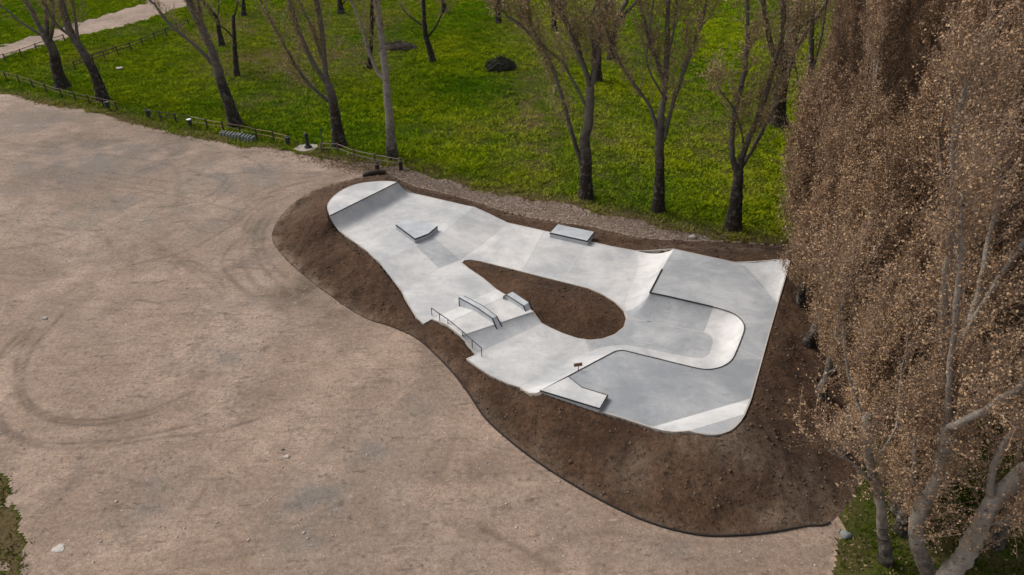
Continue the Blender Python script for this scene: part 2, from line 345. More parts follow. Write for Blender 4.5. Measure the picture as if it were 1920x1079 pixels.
west_f = qz([(780, 595), (768.8, 577), (758.8, 560), (752.5, 546.0)], F_)
west_b = [q(730, 515, .5), q(710, 490.6, U_)]
west_u = qz([(702.6, 485.2), (687.6, 470.5), (665, 454.5), (641.3, 437.6)], U_)
qpl = [q(631.3, 425, .92), q(623.8, 413.8, 1.28)]
OUT = list(da) + qpr + north_u + bankN + north_f + rise + north_t + wedge_e + east + cornerB + arcB + bankB + south + lip + sw + notch1 + hump_w + notch0 + west_f + west_b + west_u + qpl
isl_px = [(866.5, 492.7), (871.5, 488.4), (882.8, 487.2), (900.3, 490.2), (955.4, 504), (1018.4, 520), (1076.8, 534.5), (1103, 541.2), (1129.3, 552.3), (1152.7, 566.9), (1168.8, 582.5), (1173.7, 597.5), (1168.8, 613.6), (1152.7, 626.7), (1129.3, 635.2), (1106, 637.5), (1082.6, 634.2), (1056.4, 625.3), (1033, 615), (1016.5, 606.4)]
isl_hump = [q(1007, 594, .45), q(1000.3, 584, K_), q(975, 568, K_), q(951, 554, K_), q(940, 548, .42)]
isl_tail = qz([(930.4, 541.8), (905.3, 520.8), (880.3, 504)], F_)
isl_f = qz(isl_px, F_)
ISL = [isl_f[0]] + isl_f[1:] + isl_hump + isl_tail
# ------------------------------------------------------------------ terrain
TOE = [pix(*p) for p in [(700, 328), (640, 341), (580, 362), (537, 393), (513, 428), (512, 455), (540, 490), (590, 533), (650, 577), (692, 600), (732, 613), (775, 632), (810, 660), (850, 702), (880, 742), (910, 786), (960, 832), (1020, 876), (1100, 925), (1180, 966), (1250, 992), (1320, 1005.5), (1390, 1005), (1450, 999), (1510, 988), (1556, 981), (1602, 930), (1622, 850), (1618, 700), (1590, 580), (1556, 505), (1510, 472), (1430, 458), (1330, 452), (1240, 449), (1190, 443), (1106, 425), (1030, 414), (955, 400), (893, 380), (825, 361), (770, 347), (735, 330)]]
LAWN_EDGE = [pix(*p) for p in [(-700, 60), (-300, 118), (0, 180), (67, 197), (133, 207), (187, 217), (253, 237), (320, 252), (400, 268), (483, 280), (547, 284), (600, 298), (648, 305), (695, 312), (768, 320), (818, 335), (880, 354), (955, 370), (1060, 388), (1123, 400), (1208, 418), (1287, 438), (1369, 455), (1450, 464), (1510, 470), (1560, 503), (1600, 580), (1632, 700), (1628, 850), (1585, 905), (1574, 980), (1566, 1079), (1550, 1300)]]
LAWN = [p[:2] for p in LAWN_EDGE] + [(500, -10), (500, 900), (-500, 900)]
PATH = [pix(*p)[:2] for p in [(-500, 215), (-250, 160), (0, 112), (33, 100), (100, 78), (160, 65), (233, 50), (293, 30), (347, 13), (362, -30), (370, -80), (300, -80), (290, -30), (277, 3), (233, 18), (150, 42), (60, 67), (0, 88), (-250, 130), (-500, 165)]]
CORNER_G = [pix(*p)[:2] for p in [(-300, 800), (-20, 860), (12, 905), (38, 965), (50, 1030), (40, 1090), (10, 1300), (-500, 1300)]]
STRIP = [pix(*p)[:2] for p in [(640, 296), (768, 305), (1485, 440), (1520, 480), (1240, 475), (955, 420), (760, 365), (700, 333), (660, 316)]]
OUTD = dense(OUT, .22, True); ISLD = dense(ISL, .2, True); TOE = list(smooth_line(TOE + TOE[:1], 6))[:-1]; TOED = dense(TOE, .4, True)
def idw(x, y, pts, p=4):
    num = np.zeros_like(x); den = np.zeros_like(x)
    for (a, b, c) in pts:
        w = 1 / ((x - a) ** 2 + (y - b) ** 2 + 1e-4) ** (p / 2); num += w * c; den += w
    return num / den
def base_z(x, y):
    return (fbm(x, y, 14, 3, 5) - .5) * .16 + (fbm(x, y, 2.2, 3, 9) - .5) * .05
def axis(lo, a, b, hi, st, gr):
    c = list(np.arange(a, b, st)); s = st; v = a; left = []
    while v > lo: s *= gr; v -= s; left.append(v)
    s = st; v = b; right = []
    while v < hi: right.append(v); s *= gr; v += s
    return np.array(left[::-1] + c + right)
GX = axis(-420, -24, 22, 420, .13, 1.022); GY = axis(-60, 13, 62, 700, .13, 1.022)
X, Y = np.meshgrid(GX, GY); nx, ny = len(GX), len(GY)
Z = base_z(X, Y)
jx = X + (fbm(X, Y, 1.6, 4, 21) - .5) * 1.5; jy = Y + (fbm(X, Y, 1.6, 4, 33) - .5) * 1.5
in_lawn = inpoly(jx, jy, LAWN); in_path = inpoly(jx, jy, PATH); in_cg = inpoly(jx, jy, CORNER_G) & (fbm(X, Y, .8, 4, 77) > .47)
in_strip = inpoly(jx, jy, STRIP); in_toe = inpoly(X, Y, [p[:2] for p in TOE])
in_out = inpoly(X, Y, OUT); in_isl = inpoly(X, Y, ISL)
near = in_toe | in_out
xs, ys = X[near], Y[near]
d_out = np.full(X.shape, 99.0); d_toe = np.full(X.shape, 99.0); d_isl = np.full(X.shape, 99.0)
d_out[near] = segdist(xs, ys, OUT, True); d_toe[near] = segdist(xs, ys, TOE, True); d_isl[near] = segdist(xs, ys, ISL, True)
mz = idw(xs, ys, OUTD)
t = d_out[near] / (d_out[near] + d_toe[near] + 1e-6); t[in_out[near]] = 0
prof = 1 - (t * .55 + .45 * sstep(t))
zn = Z[near]; rough = (fbm(xs, ys, 1.1, 5, 51) - .5) * .36 + (fbm(xs * 2.2, ys * .8, .7, 3, 53) - .5) * .14 + (fbm(xs, ys, 3.5, 2, 52) - .5) * .3
edgefade = sstep(d_out[near] / .8) * sstep(d_toe[near] / .8)
zm = (mz - .05) * prof + zn * t + rough * edgefade
def lowest(x, y, pts, r):
    b = np.full(x.shape, 99.0)
    for (a_, b_, c_) in pts: b = np.where((x - a_) ** 2 + (y - b_) ** 2 < r * r, np.minimum(b, c_), b)
    return b
io = in_out[near]; lo_ = lowest(xs[io], ys[io], np.concatenate([OUTD, ISLD]), .75)
zm[io] = np.minimum(mz[io], lo_) - .30 - 1.2 * np.minimum(d_out[near][io], .4)
edge_pull = np.exp(-(d_out[near] / .35) ** 2) * (~io)
lo2 = lowest(xs, ys, OUTD, .22); zm = np.where((lo2 < 50) & ~io, zm * (1 - edge_pull) + np.minimum(zm, lo2 - .03 + .0 * zm) * edge_pull, zm)
Z[near] = zm
m = in_isl; xi, yi = X[m], Y[m]
Z[m] = idw(xi, yi, ISLD) - .04 + .42 * sstep(d_isl[m] / 2.0) + (fbm(xi, yi, .8, 4, 61) - .5) * .14 * sstep(d_isl[m] / .5)
hidden = in_out & (~in_isl) & (d_out > .3) & (d_isl > .3)
sunk = in_out & (~in_isl); Z[sunk & (d_isl < .6)] = F_ - .10
lawn_m = in_lawn & ~in_toe & ~in_out
Z[lawn_m] += .05 + (fbm(X[lawn_m], Y[lawn_m], .8, 3, 71) - .5) * .14
def snap(pl, r):
    s_ = (X > pl[:, 0].min() - 1) & (X < pl[:, 0].max() + 1) & (Y > pl[:, 1].min() - 1) & (Y < pl[:, 1].max() + 1)
    x, y = X[s_], Y[s_]; best = np.full(x.shape, 1e9); bx, by = x.copy(), y.copy()
    for i in range(len(pl) - 1):
        a, b = pl[i], pl[i + 1]; dx, dy = b[0] - a[0], b[1] - a[1]; t_ = np.clip(((x - a[0]) * dx + (y - a[1]) * dy) / (dx * dx + dy * dy + 1e-9), 0, 1)
        qx, qy = a[0] + t_ * dx, a[1] + t_ * dy; d_ = (x - qx) ** 2 + (y - qy) ** 2; k_ = d_ < best; best[k_] = d_[k_]; bx[k_] = qx[k_]; by[k_] = qy[k_]
    k_ = best < r * r; x[k_] = bx[k_]; y[k_] = by[k_]; X[s_] = x; Y[s_] = y
EDGE = np.array(TOE[15:157]); EDGE[:, 2] = 0
snap(EDGE, .085)
# wear masks
rut = np.zeros_like(X); grey = np.zeros_like(X); stain_shade = np.zeros_like(X)
def mark(arr, pts, w, amp, sub=6):
    pl = smooth_line([pix(*p) for p in pts], sub); lo = pl.min(0) - 1.5; hi = pl.max(0) + 1.5
    s = (X > lo[0]) & (X < hi[0]) & (Y > lo[1]) & (Y < hi[1])
    d = segdist(X[s], Y[s], pl); v = amp * np.exp(-(d / w) ** 2) * (.45 + .75 * sstep(fbm(X[s], Y[s], 1.0, 4, 83) * 2.4 - .7)); arr[s] = np.maximum(arr[s], v)
z4 = lambda l: [(a / 2.0016, 540 + b / 2.0016) for a, b in l]
for l, amp in (([(235, 100), (150, 190), (92, 290), (84, 370), (125, 440), (205, 485), (310, 497), (420, 490), (540, 465), (640, 430), (720, 393)], .9),
               ([(120, 150), (68, 260), (62, 370), (100, 445), (190, 500), (310, 515), (430, 506), (560, 478)], .9),
               ([(0, 478), (35, 535), (110, 572), (230, 585), (400, 575), (540, 555), (700, 520)], .9),
               ([(-10, 520), (45, 562), (120, 592), (240, 604), (420, 594), (560, 570), (800, 540), (980, 490)], .8),
               ([(100, 155), (40, 205), (0, 245), (-40, 300)], .7), ([(128, 152), (60, 215), (5, 262)], .7),
               ([(380, 150), (560, 110), (760, 90), (960, 60)], .4), ([(0, 60), (130, 50), (300, 70), (520, 95)], .4),
               ([(640, 1060), (730, 1040), (900, 1005)], .7), ([(690, 880), (730, 820), (780, 740)], .5), ([(310, 660), (420, 710), (560, 740)], .5), ([(830, 660), (880, 610), (960, 560)], .4),
               ([(850, 920), (900, 960)], .8), ([(1000, 350), (1060, 320)], .7), ([(520, 45), (600, 60)], .8), ([(560, 650), (480, 560), (300, 420)], .25)):
    mark(rut, z4(l), .11, amp * 1.05)
for l, amp in (([(90, 300), (180, 290), (300, 305), (420, 340)], .4), ([(150, 262), (260, 268), (330, 320), (330, 400)], .35), ([(240, 330), (330, 300), (420, 286), (520, 285)], .4),
               ([(130, 400), (260, 440), (350, 500), (420, 560)], .35), ([(500, 370), (440, 420), (350, 470), (240, 500)], .45), ([(470, 430), (420, 480), (430, 520), (480, 560)], .5), ([(500, 400), (455, 470), (470, 520), (540, 590)], .45),
               ([(60, 360), (200, 350), (340, 370), (460, 400)], .35), ([(0, 470), (120, 450), (260, 380), (400, 330), (600, 325)], .35), ([(20, 300), (160, 330), (240, 420), (250, 520)], .3), ([(610, 1079), (740, 980), (820, 900), (860, 800)], .25), ([(980, 1050), (1100, 1000), (1230, 1010), (1400, 1030)], .35), ([(900, 990), (960, 1020), (1045, 1065)], .5)):
    mark(rut, l, .16, amp * 1.3)
trk = np.random.default_rng(31)
for i in range(26):
    x0, y0 = trk.uniform(-50, 480), trk.uniform(200, 520); a = trk.uniform(-.5, .5); cv = trk.uniform(-.35, .35); L_ = trk.uniform(60, 190); pts = []
    for j in range(5): pts.append((x0, y0)); x0 += L_ / 4 * math.cos(a); y0 += L_ / 4 * math.sin(a) * .55; a += cv
    mark(rut, pts, .12, trk.uniform(.3, .75))
    if i % 2: mark(rut, [(p_[0] + 6, p_[1] + 13) for p_ in pts], .12, trk.uniform(.25, .6))
for l, amp in (([(500, 402), (478, 440), (486, 490), (525, 535), (570, 575)], .7), ([(515, 395), (494, 440), (500, 482), (540, 525)], .6), ([(560, 365), (500, 385), (462, 420), (452, 470)], .5), ([(640, 330), (560, 345), (490, 370), (430, 420)], .6), ([(600, 330), (520, 345), (440, 380)], .5)): mark(rut, l, .16, amp)
def blob(arr, px, py, rx, ry, amp):
    c = pix(px, py); s = pxm(c); ay = ry / s / max(.35, (H / math.hypot(H, c[1]))); ax = rx / s
    e = ((X - c[0]) / ax) ** 2 + ((Y - c[1]) / ay) ** 2; v = amp * np.exp(-e * 1.2) * (.35 + .9 * sstep(fbm(X, Y, 1.3, 4, 91) * 2.2 - .6)); arr[:] = np.maximum(arr, v)
for a in ((435, 665, 60, 40, .8), (575, 950, 70, 75, .9), (300, 900, 60, 35, .7), (270, 965, 60, 30, .7), (690, 850, 90, 70, .9), (600, 960, 100, 90, .9), (590, 560, 90, 60, .75), (700, 830, 50, 60, .7), (745, 930, 55, 80, .7), (790, 760, 40, 60, .5), (860, 1040, 80, 50, .6), (1000, 960, 90, 30, .5), (480, 540, 50, 60, .5), (1250, 1040, 180, 40, .45), (640, 1060, 70, 40, .6), (420, 560, 60, 40, .4), (100, 590, 60, 25, .35)): blob(grey, *a)
for a in ((180, 300, 260, 60, 1.0), (430, 330, 150, 40, .9), (240, 400, 160, 50, .7), (520, 430, 60, 60, .7), (60, 230, 110, 30, .8), (380, 420, 120, 50, .5), (150, 480, 110, 30, .4), (520, 480, 60, 90, .45), (40, 420, 90, 30, .35)): blob(grey, *a)
for a in ((570, 545, 75, 55, .8), (620, 590, 60, 40, .7), (150, 260, 160, 30, .55), (330, 290, 120, 22, .5), (90, 330, 90, 25, .45), (290, 470, 90, 30, .35), (560, 640, 60, 40, .5), (720, 700, 50, 40, .6), (830, 900, 70, 40, .45), (640, 820, 60, 40, .35), (650, 640, 60, 45, .45), (497, 655, 8, 7, 1.0), (639, 945, 7, 6, 1.0), (260, 733, 14, 8, .6), (500, 750, 60, 40, .4), (380, 700, 40, 20, .3), (90, 220, 60, 16, .4), (340, 250, 70, 25, .45), (140, 235, 50, 20, .45), (700, 740, 50, 30, .55), (780, 690, 60, 45, .7), (900, 1000, 80, 30, .5), (20, 880, 50, 60, .45), (690, 330, 60, 10, .8), (620, 350, 40, 14, .6), (740, 985, 50, 30, .45), (480, 430, 40, 60, .35), (1045, 1068, 8, 5, .9), (250, 320, 90, 30, .25)): blob(stain_shade, *a)
# lower mound is paler, older fill; shade of its right slopes painted dark
for a in ((1330, 900, 130, 70, .75), (1180, 900, 90, 50, .5), (960, 800, 40, 22, .5), (1540, 940, 70, 40, .8), (1450, 960, 70, 25, .6), (1330, 470, 120, 12, .8)): blob(grey, *a) if False else None
mg = np.zeros_like(X); ms = np.zeros_like(X)
for a in ((1350, 880, 120, 65, .85), (1210, 900, 80, 45, .55), (1000, 850, 50, 22, .4), (1540, 950, 70, 50, .9), (1450, 975, 90, 25, .7), (1340, 472, 130, 14, .8), (700, 345, 60, 10, .5), (560, 400, 40, 30, .3)): blob(mg, *a)
mg[near] = np.maximum(mg[near], np.where(xs < pix(700, 600)[0], .95, .5) * np.exp(-(d_toe[near] / .55) ** 2) * sstep(fbm(xs, ys, .9, 3, 88) * 2.2 - .4))
for a in ((1475, 870, 55, 60, .9), (1500, 530, 20, 50, .7), (1440, 800, 30, 70, .5)): blob(ms, *a)
dryp = np.zeros_like(X)
for a in ((500, 118, 110, 40, 1.0), (620, 110, 60, 40, .8), (440, 110, 60, 30, .8), (700, 40, 80, 40, .6), (1000, 215, 70, 130, .75), (430, 60, 60, 50, .8), (600, 60, 80, 50, .6), (1130, 260, 120, 90, .45), (1320, 250, 60, 100, .55), (140, 120, 60, 40, .35), (480, 190, 60, 20, .6), (880, 250, 120, 25, .35), (1180, 100, 70, 60, .45), (700, 100, 60, 60, .5), (1000, 60, 70, 50, .5), (330, 250, 60, 10, .5), (1560, 200, 60, 160, .6), (260, 60, 60, 14, .5), (580, 150, 60, 60, .55)): blob(dryp, *a)
dryp[in_cg] = 1.0
deep_green = np.zeros_like(X); yellow_green = np.zeros_like(X)
for a in ((870, 170, 150, 28, 1.0), (1330, 400, 200, 22, .7), (470, 140, 60, 18, .8), (520, 160, 50, 14, .7), (760, 60, 90, 40, .6), (900, 60, 40, 60, .8), (400, 205, 80, 12, .5), (1150, 350, 120, 16, .5), (650, 160, 60, 16, .6)): blob(deep_green, *a)  # patches of darker green blades
for a in ((880, 285, 170, 28, 1.0), (1300, 310, 140, 40, .9), (1360, 70, 80, 60, 1.0), (840, 220, 80, 14, .6), (300, 160, 130, 30, .8), (1000, 330, 120, 20, .6), (1180, 250, 80, 60, .5), (60, 60, 80, 30, .5), (330, 100, 60, 25, .6)): blob(yellow_green, *a)  # patches of brighter yellow-green blades
near_edge = np.exp(-(segdist(X, Y, LAWN_EDGE) / 1.7) ** 2) * (.3 + .7 * sstep(fbm(X, Y, 2.5, 3, 99) * 2.4 - .6)); dryp = np.maximum(dryp, 1.0 * near_edge)
right_floor = (X > 13) & (Y < 44) & in_lawn & (X > 13 + (Y - 30) * .55)
dryp[right_floor] = np.maximum(dryp[right_floor], .75 * sstep(fbm(X[right_floor], Y[right_floor], 2.5, 3, 95) * 2.4 - .6))
Z -= rut * .025 * (~near)
lawn_st = dryp * .8 + .0
zone = np.full(X.shape, 0)                      # 0 gravel lot
zone[in_strip] = 3; zone[in_lawn | in_cg] = 1; zone[in_path & in_lawn] = 2; zone[in_toe] = 4; zone[in_out] = 4; zone[in_isl] = 5
fz = zone[:-1, :-1].copy(); cxm = (X[:-1, :-1] + X[1:, 1:] + X[1:, :-1] + X[:-1, 1:]) / 4; cym = (Y[:-1, :-1] + Y[1:, 1:] + Y[1:, :-1] + Y[:-1, 1:]) / 4
ct = inpoly(cxm, cym, [p[:2] for p in TOE]); fz[(fz == 4) & ~ct & ~in_out[:-1, :-1]] = 0; fz[ct & (fz < 4)] = 4
hid = hidden[:-1, :-1] & hidden[1:, 1:] & hidden[1:, :-1] & hidden[:-1, 1:]
idx = np.arange(nx * ny).reshape(ny, nx)
quad = np.stack([idx[:-1, :-1], idx[:-1, 1:], idx[1:, 1:], idx[1:, :-1]], -1)
allV = np.stack([X, Y, Z], -1).reshape(-1, 3)
def terrain(name, zid, mat, g, s, r):
    Fq = quad[(fz == zid) & ~hid]; u, inv = np.unique(Fq, return_inverse=True)
    me = np_mesh(name, allV[u], inv.reshape(-1, 4))
    for an, arr in (('grey', g), ('stain_shade', s), ('rut', r)):
        at_ = me.attributes.new(an, 'FLOAT', 'POINT'); at_.data.foreach_set('value', np.clip(arr, 0, 1).ravel()[u].astype(np.float32))
    return tag(link(name, me, mat, None, True), kind='structure')
terrain('gravel_lot', 0, M['gravel'], grey, stain_shade, rut)
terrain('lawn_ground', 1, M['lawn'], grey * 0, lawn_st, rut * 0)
terrain('dirt_path', 2, M['gravel'], grey * 0 + .15, stain_shade * 0, rut)
terrain('gravel_path', 3, M['strip'], grey, stain_shade, rut)
terrain('dirt_mound', 4, M['dirt'], mg, ms, rut * 0)
terrain('planting_island_soil', 5, M['dirt'], mg * 0, ms * 0, rut * 0)
def ground_z(x, y):
    i = int(np.clip(np.searchsorted(GX, x) - 1, 0, nx - 2)); j = int(np.clip(np.searchsorted(GY, y) - 1, 0, ny - 2))
    return float(Z[j, i])
def gz_arr(x, y):
    i = np.clip(np.searchsorted(GX, x) - 1, 0, nx - 2); j = np.clip(np.searchsorted(GY, y) - 1, 0, ny - 2); return Z[j, i], i, j
def on_ground(px, py):
    p = pix(px, py)
    for _ in range(3): p = pix(px, py, ground_z(p[0], p[1]))
    return p
# ------------------------------------------------------------------ skatepark
park = empty('concrete_skatepark', pix(1000, 560, .25), 'pale grey concrete skatepark slab with bowl, banks and brown planting island', 'skatepark')
def patch(name, pts, mat, parent=park): return MB().add(pts, [tuple(range(len(pts)))]).build(name, mat, parent)
def loft(name, A, B, mat, prof='arc', n=8, parent=park, flip=False):   # A low line, B high line
    A = np.array(A); B = np.array(B); rows = []
    for j in range(n + 1):
        s = j / n
        if prof == 'arc': mx = math.radians(56); th = s * mx; h = math.sin(th) / math.sin(mx); v = (1 - math.cos(th)) / (1 - math.cos(mx))
        else: h = v = s
        R = A + (B - A) * h; R[:, 2] = A[:, 2] + (B[:, 2] - A[:, 2]) * v; rows.append(R)
    V = np.concatenate(rows); k = len(A); mb = MB(); Fs = []
    for j in range(n):
        for i in range(k - 1): Fs.append((j * k + i, j * k + i + 1, (j + 1) * k + i + 1, (j + 1) * k + i))
    mb.add(V, Fs); o = mb.build(name, mat, parent, True); return o, rows
def ribbon(name, pts, w, mat, parent=park, dz=.003, closed=False, inward=None):
    pts = np.asarray(pts); n = len(pts); V = []; Fs = []
    for i in range(n):
        a = pts[(i - 1) % n] if closed or i else pts[i]; b = pts[(i + 1) % n] if closed or i < n - 1 else pts[i]
        d = b - a; nrm = np.array([-d[1], d[0], 0]); nrm /= np.linalg.norm(nrm) + 1e-9
        if inward is not None: V += [pts[i] + (0, 0, dz), pts[i] + nrm * w * inward + (0, 0, dz)]
        else: V += [pts[i] - nrm * w / 2 + (0, 0, dz), pts[i] + nrm * w / 2 + (0, 0, dz)]
    for i in range(n if closed else n - 1):
        j = (i + 1) % n; Fs.append((2 * i, 2 * j, 2 * j + 1, 2 * i + 1))
    return MB().add(V, Fs).build(name, mat, parent)
patch('deck', da, M['c_light'])
# quarter pipe (concave) at the far end
A = [west_u[-1], q(700, 404.5, U_), q(776.4, 363, U_)]; A = dense([A[0], A[2]], .5); B = dense([da[0], da[-1]], .5)
k = 14; lerp = lambda P, Q: np.array([P + (Q - P) * i / k for i in range(k + 1)])
_, rows = loft('quarter_pipe', lerp(west_u[-1], qpr_end), lerp(da[0], da[-1]), M['c_light'], 'arc', 12)
MB().tube([da[0] + (0, 0, .01), da[-1] + (0, 0, .01)], .035, 8).build('coping', M['steel'], park)
cr_u = [q(702.6, 485.2, U_), q(775, 452, U_), q(806, 437, U_), q(820, 427.6, U_), q(875, 385.6, U_)]
cr_l = [q(710, 490.6, U_), q(780, 461.4, U_), q(814, 446, U_), q(830, 435.5, U_), q(889, 388, U_)]
patch('upper_floor', [west_u[-1], west_u[-2], west_u[-3]] + cr_u + [q(800, 368, U_), qpr_end], M['c_mid'])
patch('crest_strip', cr_u + cr_l[::-1], M['c_white'])
bt = [q(752.5, 546, F_), q(822.7, 503.5, F_), q(863, 488, F_), q(895, 465, F_), q(953, 418, F_)]
for i, mm in ((0, 'c_light'), (1, 'c_grey'), (2, 'c_mid'), (3, 'c_light')):
    a = np.array([bt[i], bt[i + 1]]); b = np.array([cr_l[i], cr_l[i + 1]])
    if i == 0:
        w = np.array([west_f[-1], west_b[0], west_b[1]])
    loft('bank', lerp(bt[i], bt[i + 1])[::7], lerp(cr_l[i], cr_l[i + 1])[::7], M[mm], 'flat', 4)
hs, he = [q(810, 598.8, F_), q(835, 608, K_), q(862.6, 630, K_), q(891.4, 665, F_)], [q(930.4, 541.8, F_), q(951, 554, K_), q(1000.3, 584, K_), q(1016.5, 606.4, F_)]
# flats
tip = isl_f[0]
patch('lower_floor', [bt[0], bt[1], bt[2], tip] + isl_tail[::-1] + [hs[0], notch0[0]] + west_f[:-1], M['c_mid'])
patch('funbox_bank', [hs[0], he[0], isl_hump[-1], he[1], hs[1], hump_w[4]], M['c_white'])
patch('funbox_top', [hs[1], he[1], isl_hump[2], he[2], hs[2], hump_w[2]], M['c_light'])
loft('funbox_bank', [hs[3], lerp(hs[3], he[3])[7], he[3]], [hs[2], lerp(hs[2], he[2])[7], he[2]], M['c_grey'], 'arc', 6)
j1 = (q(979, 510, F_), q(1021, 433, F_)); j2 = (q(1053.4, 528.7, F_), q(1100, 451, F_))
patch('floor_panel', [bt[2], bt[3], bt[4], north_f[0], north_f[1], j1[0]] + [isl_f[4], isl_f[3], isl_f[2], isl_f[1], isl_f[0]], M['c_light'])
patch('floor_panel', [j1[0], north_f[1], north_f[2], north_f[3], j2[0], isl_f[5]], M['c_mid'])
toe = [q(*p, F_) for p in [(1192, 470), (1197, 485), (1196.5, 500), (1192, 517), (1184, 536), (1176, 555), (1172.5, 570), (1173, 584), (1179, 595), (1196, 599.5), (1222.8, 604), (1270, 613.5), (1319, 623.5), (1330, 628), (1335.5, 634), (1336.5, 640), (1335.5, 647), (1333, 655), (1330, 663), (1325, 668), (1318, 671), (1308, 672), (1296, 670.5), (1280, 667.5), (1222, 656), (1200, 651.8), (1179, 648.4), (1163, 647), (1146.9, 647.8), (1125, 652.5), (1106, 660), (1050, 687), (974.6, 727)]]
lipc = [q(*p, T_) for p in [(1263.7, 466.7), (1252, 486), (1241.2, 505.5), (1233, 521.3), (1225, 536.8), (1220.3, 545.9), (1218.8, 548.9), (1218.4, 549.8), (1219.5, 550.1), (1226, 551.3), (1252, 556.6), (1295, 566.5), (1336.6, 576.2), (1354, 581), (1374.6, 588.5), (1389, 599.5), (1396, 613.6), (1392, 631), (1380.4, 660.3), (1373, 674.5), (1360, 685), (1342.5, 691.6), (1322, 693.3), (1295.8, 688.6), (1240, 675), (1210, 667.6), (1176, 659.3), (1164.4, 657.8), (1152.7, 660), (1135, 669), (1115, 679.5), (1067.5, 704.8), (1014, 733.6)]]
tS, cS = toe, lipc
# wall of the bowl toned paler on its lit faces, greyer on the shaded one
for (a, b, mm) in ((0, 7, 'c_light'), (7, 12, 'c_grey'), (12, 19, 'c_light'), (19, 28, 'c_white'), (28, 32, 'c_white')):
    ta = smooth_line(tS[a:b + 1], 3); ca = smooth_line(cS[a:b + 1], 3); loft('bowl_wall', ta, ca, M[mm], 'arc', 9)
cpath = np.concatenate([np.array(cS[2:8]), smooth_line(cS[8:], 4)])
MB().tube(cpath + np.array([0, 0, .012]), .032, 6).build('coping', M['coping'], park)
MB().tube(np.array(cS[2:13]) + np.array([0, 0, .02]), .045, 6).build('coping', M['steel'], park)
jb = (q(1095, 636.5, F_), q(1109, 658.6, F_))
patch('floor_panel', [j2[0], j2[1], north_f[4], north_f[5]] + list(smooth_line(tS[0:9], 3)) + [isl_f[11], isl_f[10], isl_f[9], isl_f[8], isl_f[7], isl_f[6]], M['c_mid'])
patch('bowl_floor', list(smooth_line(tS[8:31], 3)) + [jb[0], isl_f[15], isl_f[14], isl_f[13], isl_f[12], isl_f[11]], M['c_grey'])
patch('floor_panel', [hs[3], he[3]] + [isl_f[18], isl_f[17], isl_f[16], jb[0], tS[30], tS[31], tS[32]] + sw, M['c_mid'])
# platforms
jp = (q(1383.4, 653, T_), q(1430, 673.5, T_))
cSm = [list(c) for c in smooth_line(cS[12:20], 4)]; cSm2 = [list(c) for c in smooth_line(cS[19:29], 4)]
wl = [q(1376, 491.5, T_), q(1418, 531, T_), q(1459, 570, T_)]
up = [rise[-1]] + north_t + wl[1:] + [east[2], east[3]] + [cS[19]] + cSm[::-1][1:] + cS[11:7:-1] + [cS[7], cS[5], cS[4], cS[3], cS[2], cS[1]]
patch('upper_platform', up, M['c_grey'])
lowp = [cS[19], east[3], east[4], bankB[3]] + south[:3] + [south[3]] + [cS[32], cS[31], cS[30], cS[29]] + cSm2[::-1]
patch('lower_platform', lowp, M['c_dark'])
wA = smooth_line([wl[0], wl[1], wl[2]], 4); wtop = wedge_e
n = 6; rowsw = []
wb = [q(1376, 491.5, T_), q(1398, 500, T_), q(1418, 520, T_), q(1440, 549, T_), q(1459, 570, T_)]
loft('corner_wedge', wb, [wl[0], wedge_e[1] * 1.0, wedge_e[3], wedge_e[4], wl[2]], M['c_mid'], 'arc', 6)
patch('upper_platform', [wl[0]] + wb[1:4] + [wl[2], wl[1]], M['c_grey'])
loft('corner_bank', lerp(bankB[3], east[4])[::2], lerp(arcB[-1], cornerB[1])[::2], M['c_white'], 'flat', 5)
patch('corner_bank', [bankB[3] - (0, 0, .002), arcB[-1] - (0, 0, .002), bankB[0], bankB[1], bankB[2]], M['c_white'])
patch('corner_deck', [cornerB[1]] + list(smooth_line(arcB, 3)), M['c_grey'])
# slab edges: pale arris and the cast side
ribbon('slab_edge', OUT, .07, M['c_edge'], dz=.006, closed=True, inward=-1)
ribbon('slab_edge', ISL, .06, M['c_edge'], dz=.006, closed=True, inward=1)
for L_ in (OUT, ISL):
    L_ = np.array(L_); nL = len(L_); Vv = list(L_ + (0, 0, .004)) + list(L_ - (0, 0, .45))
    MB().add(Vv, [(i, (i + 1) % nL, (i + 1) % nL + nL, i + nL) for i in range(nL)]).build('slab_side', M['c_edge'], park)
# saw-cut joints
for a, b, w in ((q(667, 425, U_), q(711, 406, U_), .03), (q(711, 406, U_), q(742, 423, U_), .03), (q(641.3, 437.6, U_), qpr_end, .04), (j1[0], j1[1], .06), (j2[0], j2[1], .08), (bt[0], bt[1], .05), (bt[1], bt[2], .05),
                (hs[0], he[0], .03), (hs[1], he[1], .03), (hs[2], he[2], .05), (hs[3], he[3], .04), jb + (.04,), jp + (.05,), (wl[0], wl[2], .03), (q(1179, 596, F_), q(1319, 623.5, F_), .05), (bt[3], bt[4], .03), (q(1176, 599, F_), q(1222, 604, F_), .04)):
    ribbon('joint', dense([a, b], 1.0), w, M['joint'], dz=.005)
